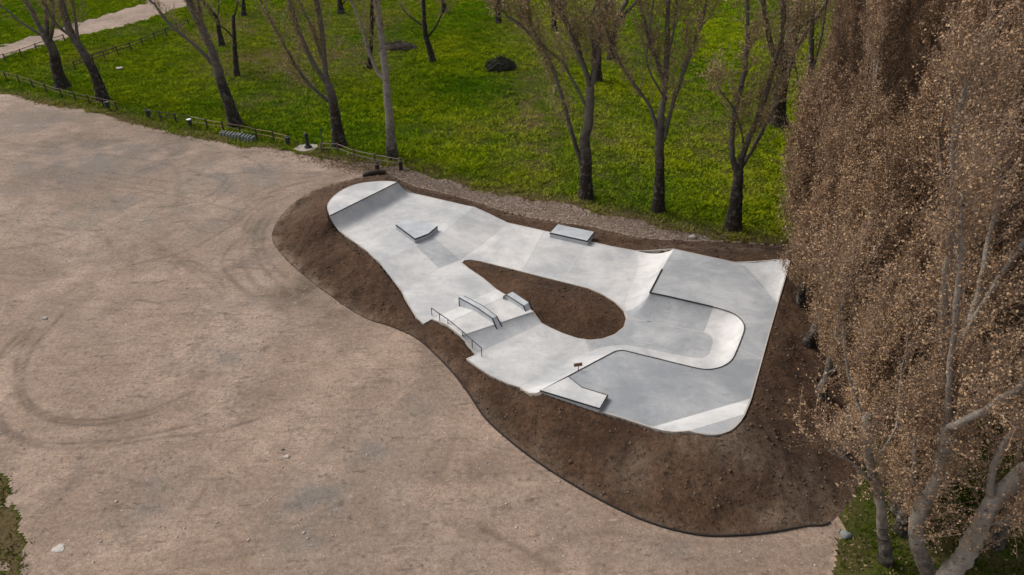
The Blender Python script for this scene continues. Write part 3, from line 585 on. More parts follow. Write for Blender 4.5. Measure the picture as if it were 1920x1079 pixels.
# ------------------------------------------------------------------ ledges, rail, sign
def ledge(name, label, top, h, band, cat='ledge', sides=None, body='c_blue'):
    c = np.mean(np.array(top), 0); e = empty(name, (c[0], c[1], min(p[2] for p in top) - h), label, cat)
    top = [np.asarray(p, float) for p in top]
    MB().prism(top, [p - (0, 0, h + .03) for p in top]).build('block', M[body], e)
    n = len(top)
    area = sum(top[i][0] * top[(i + 1) % n][1] - top[(i + 1) % n][0] * top[i][1] for i in range(n)); sg = 1 if area > 0 else -1
    for i in (sides if sides is not None else range(n)):
        a, b = top[i], top[(i + 1) % n]; d = b - a; nr = np.array([d[1], -d[0], 0]) * sg; nr /= np.linalg.norm(nr)
        o = nr * .012; up_ = np.array([0, 0, .012])
        A1 = [a + o + up_, b + o + up_, b - nr * .05 + up_, a - nr * .05 + up_]; B1 = [p - (0, 0, band) for p in A1]
        MB().prism(A1, B1).build('steel_edge', M['steel'], e)
    return e
ledge('ledge_block', 'low five-sided concrete ledge with black steel edge near the far quarter pipe', qz([(741.9, 422.2), (763.1, 411.6), (820.6, 424.7), (804, 438.8), (777.8, 448.8)], U_ + .33), .33, .075, sides=(2, 3, 4))
ledge('manual_pad', 'rectangular concrete manual pad with black steel edge beside the crushed stone strip', qz([(1046.3, 420.9), (1115.3, 435.3), (1101.9, 452.8), (1030.9, 437.2)], F_ + .34), .34, .075, cat='manual pad', sides=(1, 2))
def hubba(label, front, back, floor_f, floor_b, name='hubba_ledge'):
    c = np.mean(np.array(front + back), 0); e = empty(name, (c[0], c[1], .6), label, 'ledge')
    n = len(front); mb = MB(); V = front + back + floor_f + floor_b
    o = lambda k, i: k * n + i
    Fs = []
    for i in range(n - 1):
        Fs += [(o(0, i), o(0, i + 1), o(1, i + 1), o(1, i)), (o(2, i), o(2, i + 1), o(0, i + 1), o(0, i)), (o(1, i), o(1, i + 1), o(3, i + 1), o(3, i))]
    Fs += [(o(0, 0), o(1, 0), o(3, 0), o(2, 0)), (o(0, n - 1), o(2, n - 1), o(3, n - 1), o(1, n - 1))]
    mb.add(V, Fs).build('block', M['c_blue'], e)
    up_ = np.array([0, 0, .01])
    f = [np.asarray(p) for p in front]; b = [np.asarray(p) for p in back]
    def bar(pts, r, nm='steel_edge'): MB().tube(np.array(pts), r, 6).build(nm, M['steel'], e)
    bar([floor_f[0]] + [p + up_ for p in f] + [floor_f[-1]], .035)
    bar([b[-1] + up_, floor_b[-1]], .035); bar([p + up_ for p in b], .016)
    return e
def below(p, z): return np.array([p[0], p[1], z])
f1 = [q(860.5, 558.9, .86), q(894.2, 577.3, .97), q(922.7, 597.4, .90)]; b1 = [q(870, 555.6, .86), q(904, 573, .97), q(931.2, 593.2, .90)]
ff = [below(f1[0], .2), below(f1[1], .5), q(931.8, 617.6, .44)]; fb = [below(b1[0], .2), below(b1[1], .5), q(941.2, 613.8, .44)]
hubba('long bent concrete hubba ledge with black edge in the middle of the funbox', f1, b1, ff, fb)
f2 = [q(944.5, 556.4, .80), q(949.1, 553.4, .93), q(981.1, 573.8, .90)]; b2 = [q(957, 549.6, .80), q(961, 547.2, .93), q(991.5, 567.5, .90)]
ff = [below(f2[0], .4), below(f2[1], .4), q(988, 589.5, .46)]; fb = [below(b2[0], .3), below(b2[1], .3), q(999.2, 585.6, .46)]
hubba('short concrete hubba ledge with black edge along the brown planting island', f2, b2, ff, fb)
rb = [q(809.9, 591.8, F_), q(824.7, 601.6, .46), q(840, 607.4, K_), q(867.8, 630.3, K_ - .03), q(885.6, 651.6, .36), q(903.3, 668.6, F_)]
rt = [np.array([b[0], b[1], height_at(b[0], b[1], t)]) for b, t in zip(rb, (578, 588.4, 598.8, 621.7, 637.7, 653))]
he_ = empty('handrail', rb[2], 'black steel flat-to-down handrail on six posts along the funbox edge', 'handrail')
MB().tube(dense(rt, 5), .028, 8).build('rail', M['steel'], he_)
for b, t_ in zip(rb, rt): MB().tube([b - (0, 0, .05), t_], .024, 6).build('post', M['steel'], he_)
sb = q(1084.2, 694.5, T_ - .02); sz = height_at(sb[0], sb[1], 684)
sg = empty('wooden_sign', sb, 'small brown wooden sign on a thin post at the bowl lip', 'sign')
MB().box((sb[0], sb[1], (sb[2] + sz) / 2 - .05), (.035, .035, sz - sb[2] + .1), .2).build('post', M['board'], sg)
MB().box((sb[0] - .03, sb[1] - .03, sz + .02), (.44, .03, .17), .22, rx=-.5).build('board', M['board'], sg)
MB().box((sb[0] - .12, sb[1] - .08, sz + .02), (.14, .02, .07), .22, rx=-.5).box((sb[0] + .07, sb[1] - .035, sz + .02), (.12, .02, .07), .22, rx=-.5).build('marking', M['wood'], sg)
kt = [q(1012.3, 733.0, T_ + .04), q(1065.8, 706.9, T_ + .04), q(1091.2, 726.8, T_ + .09), q(1139.6, 741.8, T_ + .20), q(1124, 767, T_ + .20)]
kc = np.mean(np.array(kt), 0); ke = empty('ledge_slab', (kc[0], kc[1], T_), 'white tapered concrete ledge with thin dark edge at the front of the lower platform', 'ledge')
MB().prism(kt, [below(p, T_ - .08) for p in kt]).build('block', M['c_white'], ke)
MB().tube([p + (0, 0, .008) for p in kt[1:4]], .022, 6).build('steel_edge', M['coping'], ke)
MB().tube([p + (0, 0, .004) for p in (kt[3], kt[4], kt[0])], .04, 6).build('steel_edge', M['steel'], ke)
# edging strip round the mound toe
els = np.array(TOE[34:151]); els = els[:, :3].copy()
for p in els: p[2] = ground_z(p[0], p[1])
n = len(els); dd = np.gradient(els, axis=0); nr = np.stack([-dd[:, 1], dd[:, 0], dd[:, 0] * 0], 1); nr /= np.linalg.norm(nr, axis=1)[:, None]
wob = (fbm(els[:, 0], els[:, 1], 2.0, 2, 4) - .5)[:, None] * .0; els = els + nr * wob
wd = (.010 + .018 * np.clip((np.arange(n) - 22) / 24, 0, 1))[:, None]; nr = nr * wd / .03
hh = (.02 + .05 * np.clip((np.arange(n) - 22) / 24, 0, 1))[:, None] + .04 * fbm(els[:, 0], els[:, 1], 3, 2, 6)[:, None]
T3 = np.zeros((n, 3)); T3[:, 2] = 1
Vv = np.concatenate([els - nr * .03 - T3 * .1, els - nr * .03 + T3 * hh, els + nr * .03 + T3 * hh, els + nr * .03 - T3 * .1]); Fs = []
for i in range(n - 1):
    for a in range(3): Fs.append((a * n + i, a * n + i + 1, (a + 1) * n + i + 1, (a + 1) * n + i))
tag(MB().add(Vv, Fs).build('edging_strip', M['black_edge']), 'thin black edging strip curving along the foot of the dirt mound', 'edging')
# ------------------------------------------------------------------ fences
def fence(label, px_posts, hgt, railmat, postmat, rails=(.9, .5), rr=.036, names='fence'):
    P0 = [on_ground(*p) for p in px_posts]; c = P0[len(P0) // 2]; e = empty(names, c, label, 'fence')
    for p in P0:
        MB().tube([p - (0, 0, .1), p + (0, 0, hgt)], [.078, .072], 7).build('post', postmat, e)
    for i in range(len(P0) - 1):
        for r in rails:
            jz = random.uniform(-.03, .03)
            mat = railmat[i] if isinstance(railmat, list) else railmat
            a, b = P0[i] + (0, 0, hgt * r + jz), P0[i + 1] + (0, 0, hgt * r + random.uniform(-.03, .03))
            MB().tube([a, (a + b) / 2 + (0, 0, random.uniform(-.02, .02)), b], rr, 6).build('rail', mat, e)
    return e
z5 = lambda l: [(a / 2.997, b / 2.997) for a, b in l]
fence('low dark post-and-rail fence along the gravel edge beside the two leftmost leaning trees', [(-20, 147)] + z5([(38, 450), (113, 470), (189, 497), (266, 522), (352, 550), (428, 568), (507, 588), (585, 605), (660, 625)]), 1.0, M['wood'], M['wood_dark'])
fence('post-and-rail fence with some fresh tan rails behind the row of concrete blocks', z5([(830, 668), (908, 682), (993, 694), (1076, 708), (1168, 726), (1258, 740), (1352, 757), (1446, 780), (1542, 798), (1628, 820)]), 1.0,
      [M['wood_dark'], M['wood_dark'], M['wood_dark'], M['rail_grey'], M['rail_pale'], M['wood'], M['wood'], M['rail_pale'], M['rail_pale']], M['wood_dark'])
fence('pale-railed wooden fence between the drinking fountain and the far end of the skatepark', [(604, 287.5)] + [(540 + a / 2.997, b / 2.997) for a, b in ((283, 865), (375, 900), (490, 925), (632, 950))], 1.0, M['rail_grey'], M['wood'])
fence('dark post-and-rail fence running beside the dirt path behind the trees', [(142, 131)] + z5([(528, 352), (590, 332), (663, 305), (738, 283), (805, 257), (874, 228), (938, 205), (1000, 170), (1062, 145)]), 1.0, M['wood_dark'], M['wood_dark'], rr=.05)
fence('dark fence at the left edge between the dirt path and the lawn', [(-22, 122)] + z5([(35, 350), (125, 322), (210, 290), (290, 262), (367, 237)]), 1.0, M['wood_dark'], M['wood_dark'])
# ------------------------------------------------------------------ bins, bollards, fountain, blocks, piles
def bin_(px, py, label, bag=False):
    p = on_ground(px, py); e = empty('litter_bin', p, label, 'bin', 'litter bins on the fence')
    MB().tube([p - (0, 0, .1), p + (0, 0, .95)], .035, 6).build('post', M['wood_dark'], e)
    c = p + (.02, -.22, 0)
    MB().lathe(c, [(.17, .28), (.2, .32), (.22, .85), (.24, .86), (.24, .9), (.2, .9), (.19, .86)], 14).build('basket', M['bin'], e, True)
    if bag: MB().lathe(c, [(.1, .84), (.2, .87), (.235, .92), (.2, .95), (.1, .93)], 10).build('bag', M['bag'], e, True)
bin_(282, 222, 'dark litter bin on the left end post of the middle fence'); bin_(360, 240, 'blue-grey litter bin with bits of rubbish below, on the middle fence left of the blocks', True); bin_(206, 206, 'dark litter bin at the right end of the leftmost fence'); bin_(542, 273, 'grey litter bin on the right end post of the middle fence')
def stub(px, py, h, r, label, mat, name='bollard'):
    p = on_ground(px, py); e = empty(name, p, label, 'bollard')
    MB().lathe(p, [(r * 1.15, -.05), (r * 1.05, .1), (r, h * .6), (r * 1.02, h), (r * .8, h + .03)], 10).build('body', mat, e, True)
    MB().lathe(p, [(r * 1.06, h * .78), (r * 1.08, h * .8), (r * 1.08, h * .9), (r * 1.06, h * .92)], 10).build('band', M['rail_grey'], e, True)
stub(708, 324, .95, .2, 'thick dark wooden bollard in front of the pale-railed fence', M['wood_dark']); stub(752, 319, 1.0, .16, 'black bollard with pale bands at the right end of the pale-railed fence', M['iron'])
p = on_ground(604, 287); pe = empty('slim_post', p + np.array([.12, .15, 0]), 'tall slim grey post at the fence corner right of the drinking fountain', 'post')
MB().tube([pe.location - Vector((0, 0, .1)), pe.location + Vector((0, 0, 2.4))], .04, 8).build('shaft', M['bin'], pe); MB().lathe(tuple(pe.location + Vector((0, 0, 2.4))), [(.05, 0), (.055, .04), (.03, .08)], 8).build('cap', M['iron'], pe)
p = on_ground(573, 279); fe = empty('drinking_fountain', p, 'black cast iron drinking fountain on a pale concrete pad beside the fence', 'fountain')
pad = [on_ground(*a) for a in ((551, 281), (562, 274), (577, 272), (594, 273), (597, 277), (588, 283), (572, 286), (560, 285))]
MB().prism([a + (0, 0, .10) for a in pad[::-1]], [a - (0, 0, .1) for a in pad[::-1]]).build('pad', M['slab'], fe)
p = on_ground(578, 278); b = p + (0, 0, .1)
MB().lathe(b, [(.34, 0), (.34, .08), (.24, .12), (.2, .2), (.17, .28), (.14, .4), (.13, .95), (.16, 1.0), (.17, 1.06), (.13, 1.1)], 14).build('column', M['iron'], fe, True)
MB().lathe(b, [(.13, 1.1), (.2, 1.13), (.21, 1.22), (.15, 1.3), (.05, 1.34)], 14).build('cap', M['iron'], fe, True)
MB().tube([b + (0, -.13, .75), b + (0, -.3, .74), b + (0, -.34, .66)], .025, 6).build('spout', M['iron'], fe)
A_, B_ = on_ground(417, 254), on_ground(475, 264)
for i in range(11):
    c = A_ + (B_ - A_) * i / 10; c[2] = ground_z(c[0], c[1]); s = random.uniform(.94, 1.05)
    o = MB().prism([(-.075, -.32, .36), (.075, -.32, .36), (.075, .32, .40), (-.075, .32, .40)], [(-.095, -.4, -.05), (.095, -.4, -.05), (.095, .4, -.05), (-.095, .4, -.05)]).build('concrete_block', M['block'], None, False, .015)
    o.location = [float(v) for v in c]; o.rotation_euler[2] = -.25 + random.uniform(-.08, .08); o.scale = (s, s, s)
    tag(o, 'weathered grey-green concrete block in the row of blocks before the middle fence', 'concrete block', 'concrete blocks in a row before the fence')
def brush_pile(px, py, rx, ry, h, label, nm, mat):
    p = on_ground(px, py); V = []; F = []
    e = MB()
    core = 10
    prof = [(1, 0), (.95, .3), (.75, .65), (.45, .9), (.12, 1.0)]
    Vc = []; nn = 18
    for (r, z) in prof:
        for i in range(nn):
            a = 2 * math.pi * i / nn; w = 1 + random.uniform(-.16, .16); Vc.append(p + (rx * r * w * math.cos(a), ry * r * w * math.sin(a), h * z * random.uniform(.85, 1.1) * .8 - .05))
    Fc = [(j * nn + i, j * nn + (i + 1) % nn, (j + 1) * nn + (i + 1) % nn, (j + 1) * nn + i) for j in range(len(prof) - 1) for i in range(nn)] + [tuple(range((len(prof) - 1) * nn, len(prof) * nn))]
    e.add(Vc, Fc)
    for i in range(260):
        a = random.uniform(0, 6.28); r = math.sqrt(random.random()) * .95; z0 = h * (1 - r * r) * random.uniform(.5, 1)
        s = p + (rx * r * math.cos(a), ry * r * math.sin(a), z0); b = random.uniform(0, 6.28); L = random.uniform(.3, .9)
        e.tube([s, s + (L * .5 * math.cos(b), L * .5 * math.sin(b), random.uniform(0, .25)), s + (L * math.cos(b), L * math.sin(b), random.uniform(-.15, .3))], [.025, .02, .008], 3, cap=False)
    o = e.build(nm, mat); tag(o, label, 'brush pile'); return o
brush_pile(938, 130, 1.85, 1.2, 1.75, 'dense rounded dark green-black brush pile on the lawn in the middle', 'brush_pile', M['brush'])
brush_pile(748, 92, 2.3, 1.3, 1.1, 'flatter dark brown pile of cut branches between the birch and the thin dark tree', 'brush_pile', M['wood_dark'])
p = on_ground(698, 329); mb = MB(); mb.tube([p + (-.75, -.2, .08), p + (-.2, 0, .2), p + (.5, .2, .24), p + (1.1, .3, .16)], [.12, .2, .22, .15], 9)
tag(mb.build('fallen_log', M['wood_dark'], None, True), 'dark log lying on the dirt beside the thick bollard', 'log')
def rock(px, py, r, label, mat=None, flat=.6, name='rock'):
    p = on_ground(px, py); V = []; F = []; n1, n2 = 10, 6
    for j in range(n2 + 1):
        for i in range(n1):
            a, b = 2 * math.pi * i / n1, math.pi * j / n2; w = r * (1 + .22 * math.sin(3 * a + px) * math.sin(b) + random.uniform(-.08, .08))
            V.append(p + (w * math.sin(b) * math.cos(a), w * math.sin(b) * math.sin(a) * .8, w * flat * math.cos(b) + r * flat * .35))
    F = [(j * n1 + i, (j + 1) * n1 + i, (j + 1) * n1 + (i + 1) % n1, j * n1 + (i + 1) % n1) for j in range(n2) for i in range(n1)]
    tag(MB().add(V, F).build(name, mat or M['stone'], None, True), label, 'stone')
rock(225, 129, .42, 'flat white stone lying in the grass behind the leftmost fence', flat=.35); rock(110, 1029, .27, 'large flat pale stone half sunk in gravel near the left corner', flat=.05); rock(538, 857, .14, 'white stone alone on the gravel below the ruts', flat=.35)
rock(85, 598, .15, 'pale stone at the upper end of the curved tyre tracks'); rock(1299, 446, .27, 'grey stone at the grass edge below the two rightmost front trees'); rock(530, 843, .09, 'small dark stone next to the white one on gravel', M['block'])
rock(1585, 1005, .24, 'grey stone at the weedy edge below the right trees', M['block']); rock(775, 317, .25, 'dark stone in the grass by the end of the pale-railed fence', M['wood_dark'], .4)
# ------------------------------------------------------------------ loose stuff: grass, weeds, pebbles, litter
def cards(name, x, y, z, hgt, wid, nb, mat, lean=.5, label=None, attr=None):
    n = len(x); X0 = np.repeat(x, nb) + rng.normal(0, .05, n * nb); Y0 = np.repeat(y, nb) + rng.normal(0, .05, n * nb); Z0 = np.repeat(z, nb)
    h = np.repeat(hgt, nb) * rng.uniform(.55, 1.2, n * nb); a = rng.uniform(0, math.pi, n * nb); w = np.repeat(wid, nb) * rng.uniform(.6, 1.3, n * nb)
    lx = rng.normal(0, lean, n * nb) * h; ly = rng.normal(0, lean, n * nb) * h
    b0 = np.stack([X0 - np.cos(a) * w, Y0 - np.sin(a) * w, Z0 - .03], -1); b1 = np.stack([X0 + np.cos(a) * w, Y0 + np.sin(a) * w, Z0 - .03], -1); tp = np.stack([X0 + lx, Y0 + ly, Z0 + h], -1)
    V = np.stack([b0, b1, tp], 1).reshape(-1, 3); me = np_mesh(name, V, np.arange(len(V)).reshape(-1, 3))
    if attr is not None:
        _, j_, i_ = gz_arr(x, y)
        for nm, arr in (('dry', attr), ('deep_green', deep_green[i_, j_]), ('yellow_green', yellow_green[i_, j_])):
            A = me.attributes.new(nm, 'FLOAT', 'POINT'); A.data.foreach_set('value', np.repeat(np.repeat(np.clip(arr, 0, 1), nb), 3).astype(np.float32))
    return tag(link(name, me, mat), label, None, None, 'stuff')
def scatter(n, x0, x1, y0, y1): return rng.uniform(x0, x1, n), rng.uniform(y0, y1, n)
def lawn_scatter(n, *bb):
    x, y = scatter(n, *bb); ok = np.abs(x) < (y + 14) * .80
    x, y = x[ok], y[ok]; z, i, j = gz_arr(x, y); k = zone[j, i] == 1; x, y, z, i, j = x[k], y[k], z[k], i[k], j[k]
    d = dryp[j, i]; k = rng.random(len(x)) > d * .4; return x[k], y[k], z[k], d[k]
N = 800000; y = 33 + 92 * rng.random(N); x = (rng.random(N) * 2 - 1) * .82 * (y + 14)
z, i, j = gz_arr(x, y); k = (zone[j, i] == 1) & ~right_floor[j, i] & ~in_cg[j, i]; x, y, z, i, j = x[k], y[k], z[k], i[k], j[k]; d = dryp[j, i]
clump = sstep(fbm(x, y, .85, 4, 131) * 3.0 - 1.0); k = rng.random(len(x)) < (.30 + .7 * clump) * (1 - .35 * d); x, y, z, d, clump = x[k], y[k], z[k], d[k], clump[k]
x = x + rng.normal(0, .16, len(x)); y = y + rng.normal(0, .16, len(x))
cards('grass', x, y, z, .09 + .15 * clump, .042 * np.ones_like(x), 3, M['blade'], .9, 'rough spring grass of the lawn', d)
xc, yc = scatter(30000, -24, -9, 8, 24); zc, i, j = gz_arr(xc, yc); k = in_cg[j, i] & (rng.random(len(xc)) < .05 + .3 * sstep(fbm(xc, yc, 1.5, 3, 7) * 2.5 - .8)); xc, yc, zc = xc[k], yc[k], zc[k]
xr, yr = scatter(90000, 12, 40, 6, 60); zr, i, j = gz_arr(xr, yr); k = (zone[j, i] == 1) & right_floor[j, i] & (rng.random(len(xr)) < .12 + .88 * sstep(fbm(xr, yr, 1.3, 4, 8) * 3 - 1.1)); xr, yr, zr = xr[k], yr[k], zr[k]
x, y, z = np.concatenate([xc, xr]), np.concatenate([yc, yr]), np.concatenate([zc, zr])
x = x + rng.normal(0, .18, len(x)); y = y + rng.normal(0, .18, len(x))
cards('weeds', x, y, z, .13 * np.ones_like(x), .035 * np.ones_like(x), 3, M['weed'], .9, 'dark low weeds under the right trees and at the near left corner', .6 * rng.random(len(x)))
xl, yl = scatter(26000, 12, 40, 6, 60); zl, i, j = gz_arr(xl, yl); k = (zone[j, i] == 1) & right_floor[j, i]; xl, yl, zl = xl[k], yl[k], zl[k]
cards('fallen_leaves', xl, yl, zl + .05, .03 * np.ones_like(xl), .05 * np.ones_like(xl), 1, M['litter'], 3.0, 'fallen brown leaves under the right trees')
def pebble_stuff(name, x, y, z, s, mat, label):
    n = len(x); oc = np.array([(1, 0, 0), (0, 1, 0), (-1, 0, 0), (0, -1, 0), (0, 0, .7), (0, 0, -.6)], float); a = rng.uniform(0, 6.28, n)
    R = oc[None] * (s[:, None, None] * rng.uniform(.6, 1.3, (n, 6, 1))); c, sn = np.cos(a)[:, None], np.sin(a)[:, None]
    V = np.stack([R[..., 0] * c - R[..., 1] * sn + x[:, None], R[..., 0] * sn + R[..., 1] * c + y[:, None], R[..., 2] + z[:, None] + .2 * s[:, None]], -1).reshape(-1, 3)
    t = np.array([(0, 1, 4), (1, 2, 4), (2, 3, 4), (3, 0, 4), (1, 0, 5), (2, 1, 5), (3, 2, 5), (0, 3, 5)]); Fi = (np.arange(n)[:, None, None] * 6 + t[None]).reshape(-1, 3)
    tag(link(name, np_mesh(name, V, Fi), mat), label, None, None, 'stuff')
x, y = scatter(2600, -24, 22, 13, 62); z, i, j = gz_arr(x, y); k = (zone[j, i] == 0); x, y, z = x[k], y[k], z[k]
pebble_stuff('loose_stones', x, y, z, np.abs(rng.normal(.02, .018, len(x))) + .012, M['stone'], 'pale loose stones scattered over the gravel lot')
x, y = scatter(90000, -12, 24, 35, 62); z, i, j = gz_arr(x, y); k = (zone[j, i] == 3); x, y, z = x[k], y[k], z[k]
pebble_stuff('crushed_stones', x, y, z, np.abs(rng.normal(.03, .02, len(x))) + .015, plain('strip_stone', (.27, .20, .155), .95, .55, 7), 'crushed stones of the strip along the lawn')
x, y = scatter(26000, -16, 17, 14, 58); z, i, j = gz_arr(x, y); k = (zone[j, i] >= 4) & ~hidden[j, i] & (rng.random(len(x)) < .5); x, y, z = x[k], y[k], z[k]
k = ~inpoly(x, y, OUT) | inpoly(x, y, ISL); x, y, z = x[k], y[k], z[k]
pebble_stuff('soil_clods', x, y, z, np.abs(rng.normal(.02, .035, len(x))) + .014, plain('clod', (.10, .066, .043), .95, .7, 6), 'brown clods and stones on the dirt mound')
c = on_ground(655, 307); x = rng.normal(c[0], 2.3, 2600); y = c[1] - (x - c[0]) * .42 + rng.normal(0, .75, 2600); z, i, j = gz_arr(x, y)
cards('leaf_litter', x, y, z + .04, .03 * np.ones_like(x), .07 * np.ones_like(x), 1, M['litter'], 3.0, 'dry leaves blown on the gravel by the pale-railed fence')
# ------------------------------------------------------------------ trees
class Acc:
    def __init__(s): s.V = []; s.F = []; s.n = 0
    def add(s, V, F): s.V.append(V); s.F.append(F + s.n); s.n += len(V)
def wander(p, d, L, n, up=.0, wob=.15):
    pts = [np.array(p, float)]; d = np.array(d, float); d /= np.linalg.norm(d)
    for i in range(n):
        d = d + rng.normal(0, wob, 3) + np.array([0, 0, up]); d /= np.linalg.norm(d); pts.append(pts[-1] + d * L / n)
    return np.array(pts)
def side_dir(d, ang):
    d = d / (np.linalg.norm(d) + 1e-9); r = rng.normal(0, 1, 3); r -= d * (r @ d); r /= np.linalg.norm(r) + 1e-9
    return d * math.cos(ang) + r * math.sin(ang)
def sample(pl, t):
    k = t * (len(pl) - 1); i = min(int(k), len(pl) - 2); return pl[i] + (pl[i + 1] - pl[i]) * (k - i), pl[i + 1] - pl[i]
def plen(pl): return float(np.linalg.norm(np.diff(pl, axis=0), axis=1).sum())
def twigs_on(pl, acc, buds, every, L1, bud_step, t0=.2, ang=(.45, .9), rad=.02, sub=4, up=.12, L2=(.35, .9)):
    L = plen(pl); k = max(1, int(L * (1 - t0) / every))
    for i in range(k):
        t = t0 + (1 - t0) * (i + rng.random()) / k; p, d = sample(pl, t); l1 = rng.uniform(*L1) * (1.15 - .55 * t)
        b = wander(p, side_dir(d, rng.uniform(*ang)) + (0, 0, .2), l1, 4, up, .13); acc.add(*tube(b, np.linspace(rad, rad * .35, 5), 3))
        for s_ in range(max(1, int(sub * l1 / 1.5))):
            tt = rng.uniform(.2, 1); pp, d2 = sample(b, tt); c = wander(pp, side_dir(d2, rng.uniform(.4, .9)), rng.uniform(*L2), 3, up, .16)
            acc.add(*tube(c, np.linspace(rad * .45, rad * .2, 4), 3))
            m_ = max(1, int(plen(c) / bud_step))
            for q_ in range(m_): buds.append(sample(c, (q_ + rng.random()) / m_)[0])
        m_ = max(1, int(l1 / bud_step / 1.3))
        for q_ in range(m_): buds.append(sample(b, .25 + .75 * (q_ + rng.random()) / m_)[0])
def bud_mesh(P, size, jit, per=2):
    P = np.repeat(np.array(P), per, 0); n = len(P); P = P + rng.normal(0, jit, P.shape)
    a = rng.normal(0, 1, (n, 3)); a /= np.linalg.norm(a, axis=1)[:, None]; b = np.cross(a, rng.normal(0, 1, (n, 3))); b /= np.linalg.norm(b, axis=1)[:, None]
    s = size * rng.uniform(.5, 1.4, (n, 1)); V = np.stack([P - a * s, P + b * s * .75, P + a * s, P - b * s * .75], 1).reshape(-1, 3)
    return V, np.arange(n * 4).reshape(-1, 4)
def crown_mesh(name, acc, buds, size, jit, per):
    V1 = np.concatenate(acc.V); F1 = np.concatenate(acc.F)
    V2, F2 = bud_mesh(buds, size, jit, per)
    me = np_mesh(name, np.concatenate([V1, V2]), np.concatenate([F1, F2 + len(V1)]))
    mi = np.zeros(len(F1) + len(F2), np.int32); mi[len(F1):] = 1; me.polygons.foreach_set('material_index', mi); return me
def trunk_part(pl, r0, r1, name, mat, parent, flare=False, n=10):
    d = smooth_line(pl, 5); k = len(d); t_ = np.linspace(0, 1, k); r = r0 + (r1 - r0) * t_ ** .8
    if flare: r = r * (1 + .55 * np.exp(-t_ * plen(d) / .7)); d[0] -= (0, 0, .25)
    d = d + rng.normal(0, .012, d.shape) * 1.0
    e_ = (d[-1] - d[-2]) / (np.linalg.norm(d[-1] - d[-2]) + 1e-9); d2 = np.concatenate([d, [d[-1] + e_ * r[-1] * .6, d[-1] + e_ * r[-1] * .95]]); r2 = np.concatenate([r, [r[-1] * .75, r[-1] * .1]])
    V, F = tube(d2, r2, n); V = V + rng.normal(0, .02, V.shape) * min(1, r0 / .25)
    return link(name, np_mesh(name, V, F), mat, parent, True), d
def grow_on(pl, extra, up=.35):
    e = wander(pl[-1], (pl[-1] - pl[-2]) / np.linalg.norm(pl[-1] - pl[-2]) + (0, 0, up), extra, 4, .12, .06); return np.concatenate([pl, e[1:]])
def hero(label, trunk, limbs, w0, twig=.6, dens=1.0, mat='bark', name='poplar_tree', extra=5, group='bare trees on the lawn', bsize=.05, tw='twig', bd='bud', tt=False):
    b = on_ground(*trunk[0]); Y0 = b[1]; e = empty(name, b, label, 'tree', group); s = pxm(b)
    acc, buds = Acc(), []
    tp = np.array([b] + [at(px, py, Y0) for px, py in trunk[1:]]); r0 = w0 / s / 2; r1 = r0 * .68
    top = tp
    if trunk[-1][1] < 12: top = grow_on(tp, extra); r1 = r0 * .35
    _, dl = trunk_part(top, r0, r1, 'trunk', M[mat], e, True)
    if trunk[-1][1] < 12 or tt: twigs_on(dl, acc, buds, twig * .85 / dens, (.9, 3.0), .17, .3, rad=.017, sub=9, L2=(.5, 1.5), ang=(.35, .8))
    for (w1, lp) in limbs:
        off = rng.uniform(-1.6, 1.6); n_ = len(lp)
        pl = np.array([at(px, py, Y0 + off * i / max(1, n_ - 1)) for i, (px, py) in enumerate(lp)])
        if lp[-1][1] < 12: pl = grow_on(pl, extra)
        elif lp[-1][0] > 1912: pl = grow_on(pl, extra)
        else: pl = grow_on(pl, 1.5, .1)
        rr = w1 / pxm(pl[0]) / 2
        _, dl = trunk_part(pl, rr, rr * .25, 'limb', M[mat], e, False, 8)
        twigs_on(dl, acc, buds, twig * (1.5 if w1 <= 5 else .8) / dens, (.9, 3.2), .17, .10, rad=.016, sub=9, L2=(.5, 1.5), ang=(.3, .75))
    link('crown', crown_mesh('crown', acc, buds, bsize, .05, 2), [M[tw], M[bd]], e)
z7 = lambda l: [(900 + a / 2.4516, b / 2.4516) for a, b in l]
z6 = lambda l: [(540 + a / 2.997, b / 2.997) for a, b in l]
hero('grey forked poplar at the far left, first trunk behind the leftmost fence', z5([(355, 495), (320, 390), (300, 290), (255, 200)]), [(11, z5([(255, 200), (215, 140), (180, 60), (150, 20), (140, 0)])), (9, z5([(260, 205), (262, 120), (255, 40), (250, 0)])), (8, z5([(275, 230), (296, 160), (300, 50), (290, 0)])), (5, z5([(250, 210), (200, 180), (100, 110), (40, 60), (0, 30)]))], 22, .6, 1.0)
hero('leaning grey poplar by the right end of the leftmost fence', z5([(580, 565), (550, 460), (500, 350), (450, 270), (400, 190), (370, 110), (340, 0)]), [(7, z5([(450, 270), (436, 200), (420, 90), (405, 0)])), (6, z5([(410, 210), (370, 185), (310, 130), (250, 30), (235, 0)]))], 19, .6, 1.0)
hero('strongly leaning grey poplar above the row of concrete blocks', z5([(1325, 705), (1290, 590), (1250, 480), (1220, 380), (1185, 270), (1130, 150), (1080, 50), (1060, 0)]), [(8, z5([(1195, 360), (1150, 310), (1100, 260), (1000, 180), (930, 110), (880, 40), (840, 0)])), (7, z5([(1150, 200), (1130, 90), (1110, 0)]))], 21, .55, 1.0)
hero('poplar splitting into three grey limbs right of the drinking fountain', z6([(290, 822), (270, 680), (250, 560), (228, 480)]), [(12, z6([(228, 480), (210, 400), (195, 200), (160, 0)])), (10, z6([(228, 480), (150, 370), (70, 200), (20, 50), (5, 0)])), (7, z6([(225, 570), (170, 520), (100, 450), (20, 330), (-60, 180), (-150, 20)])), (5, z6([(190, 330), (130, 150), (60, 0)]))], 22, .38, 1.2)
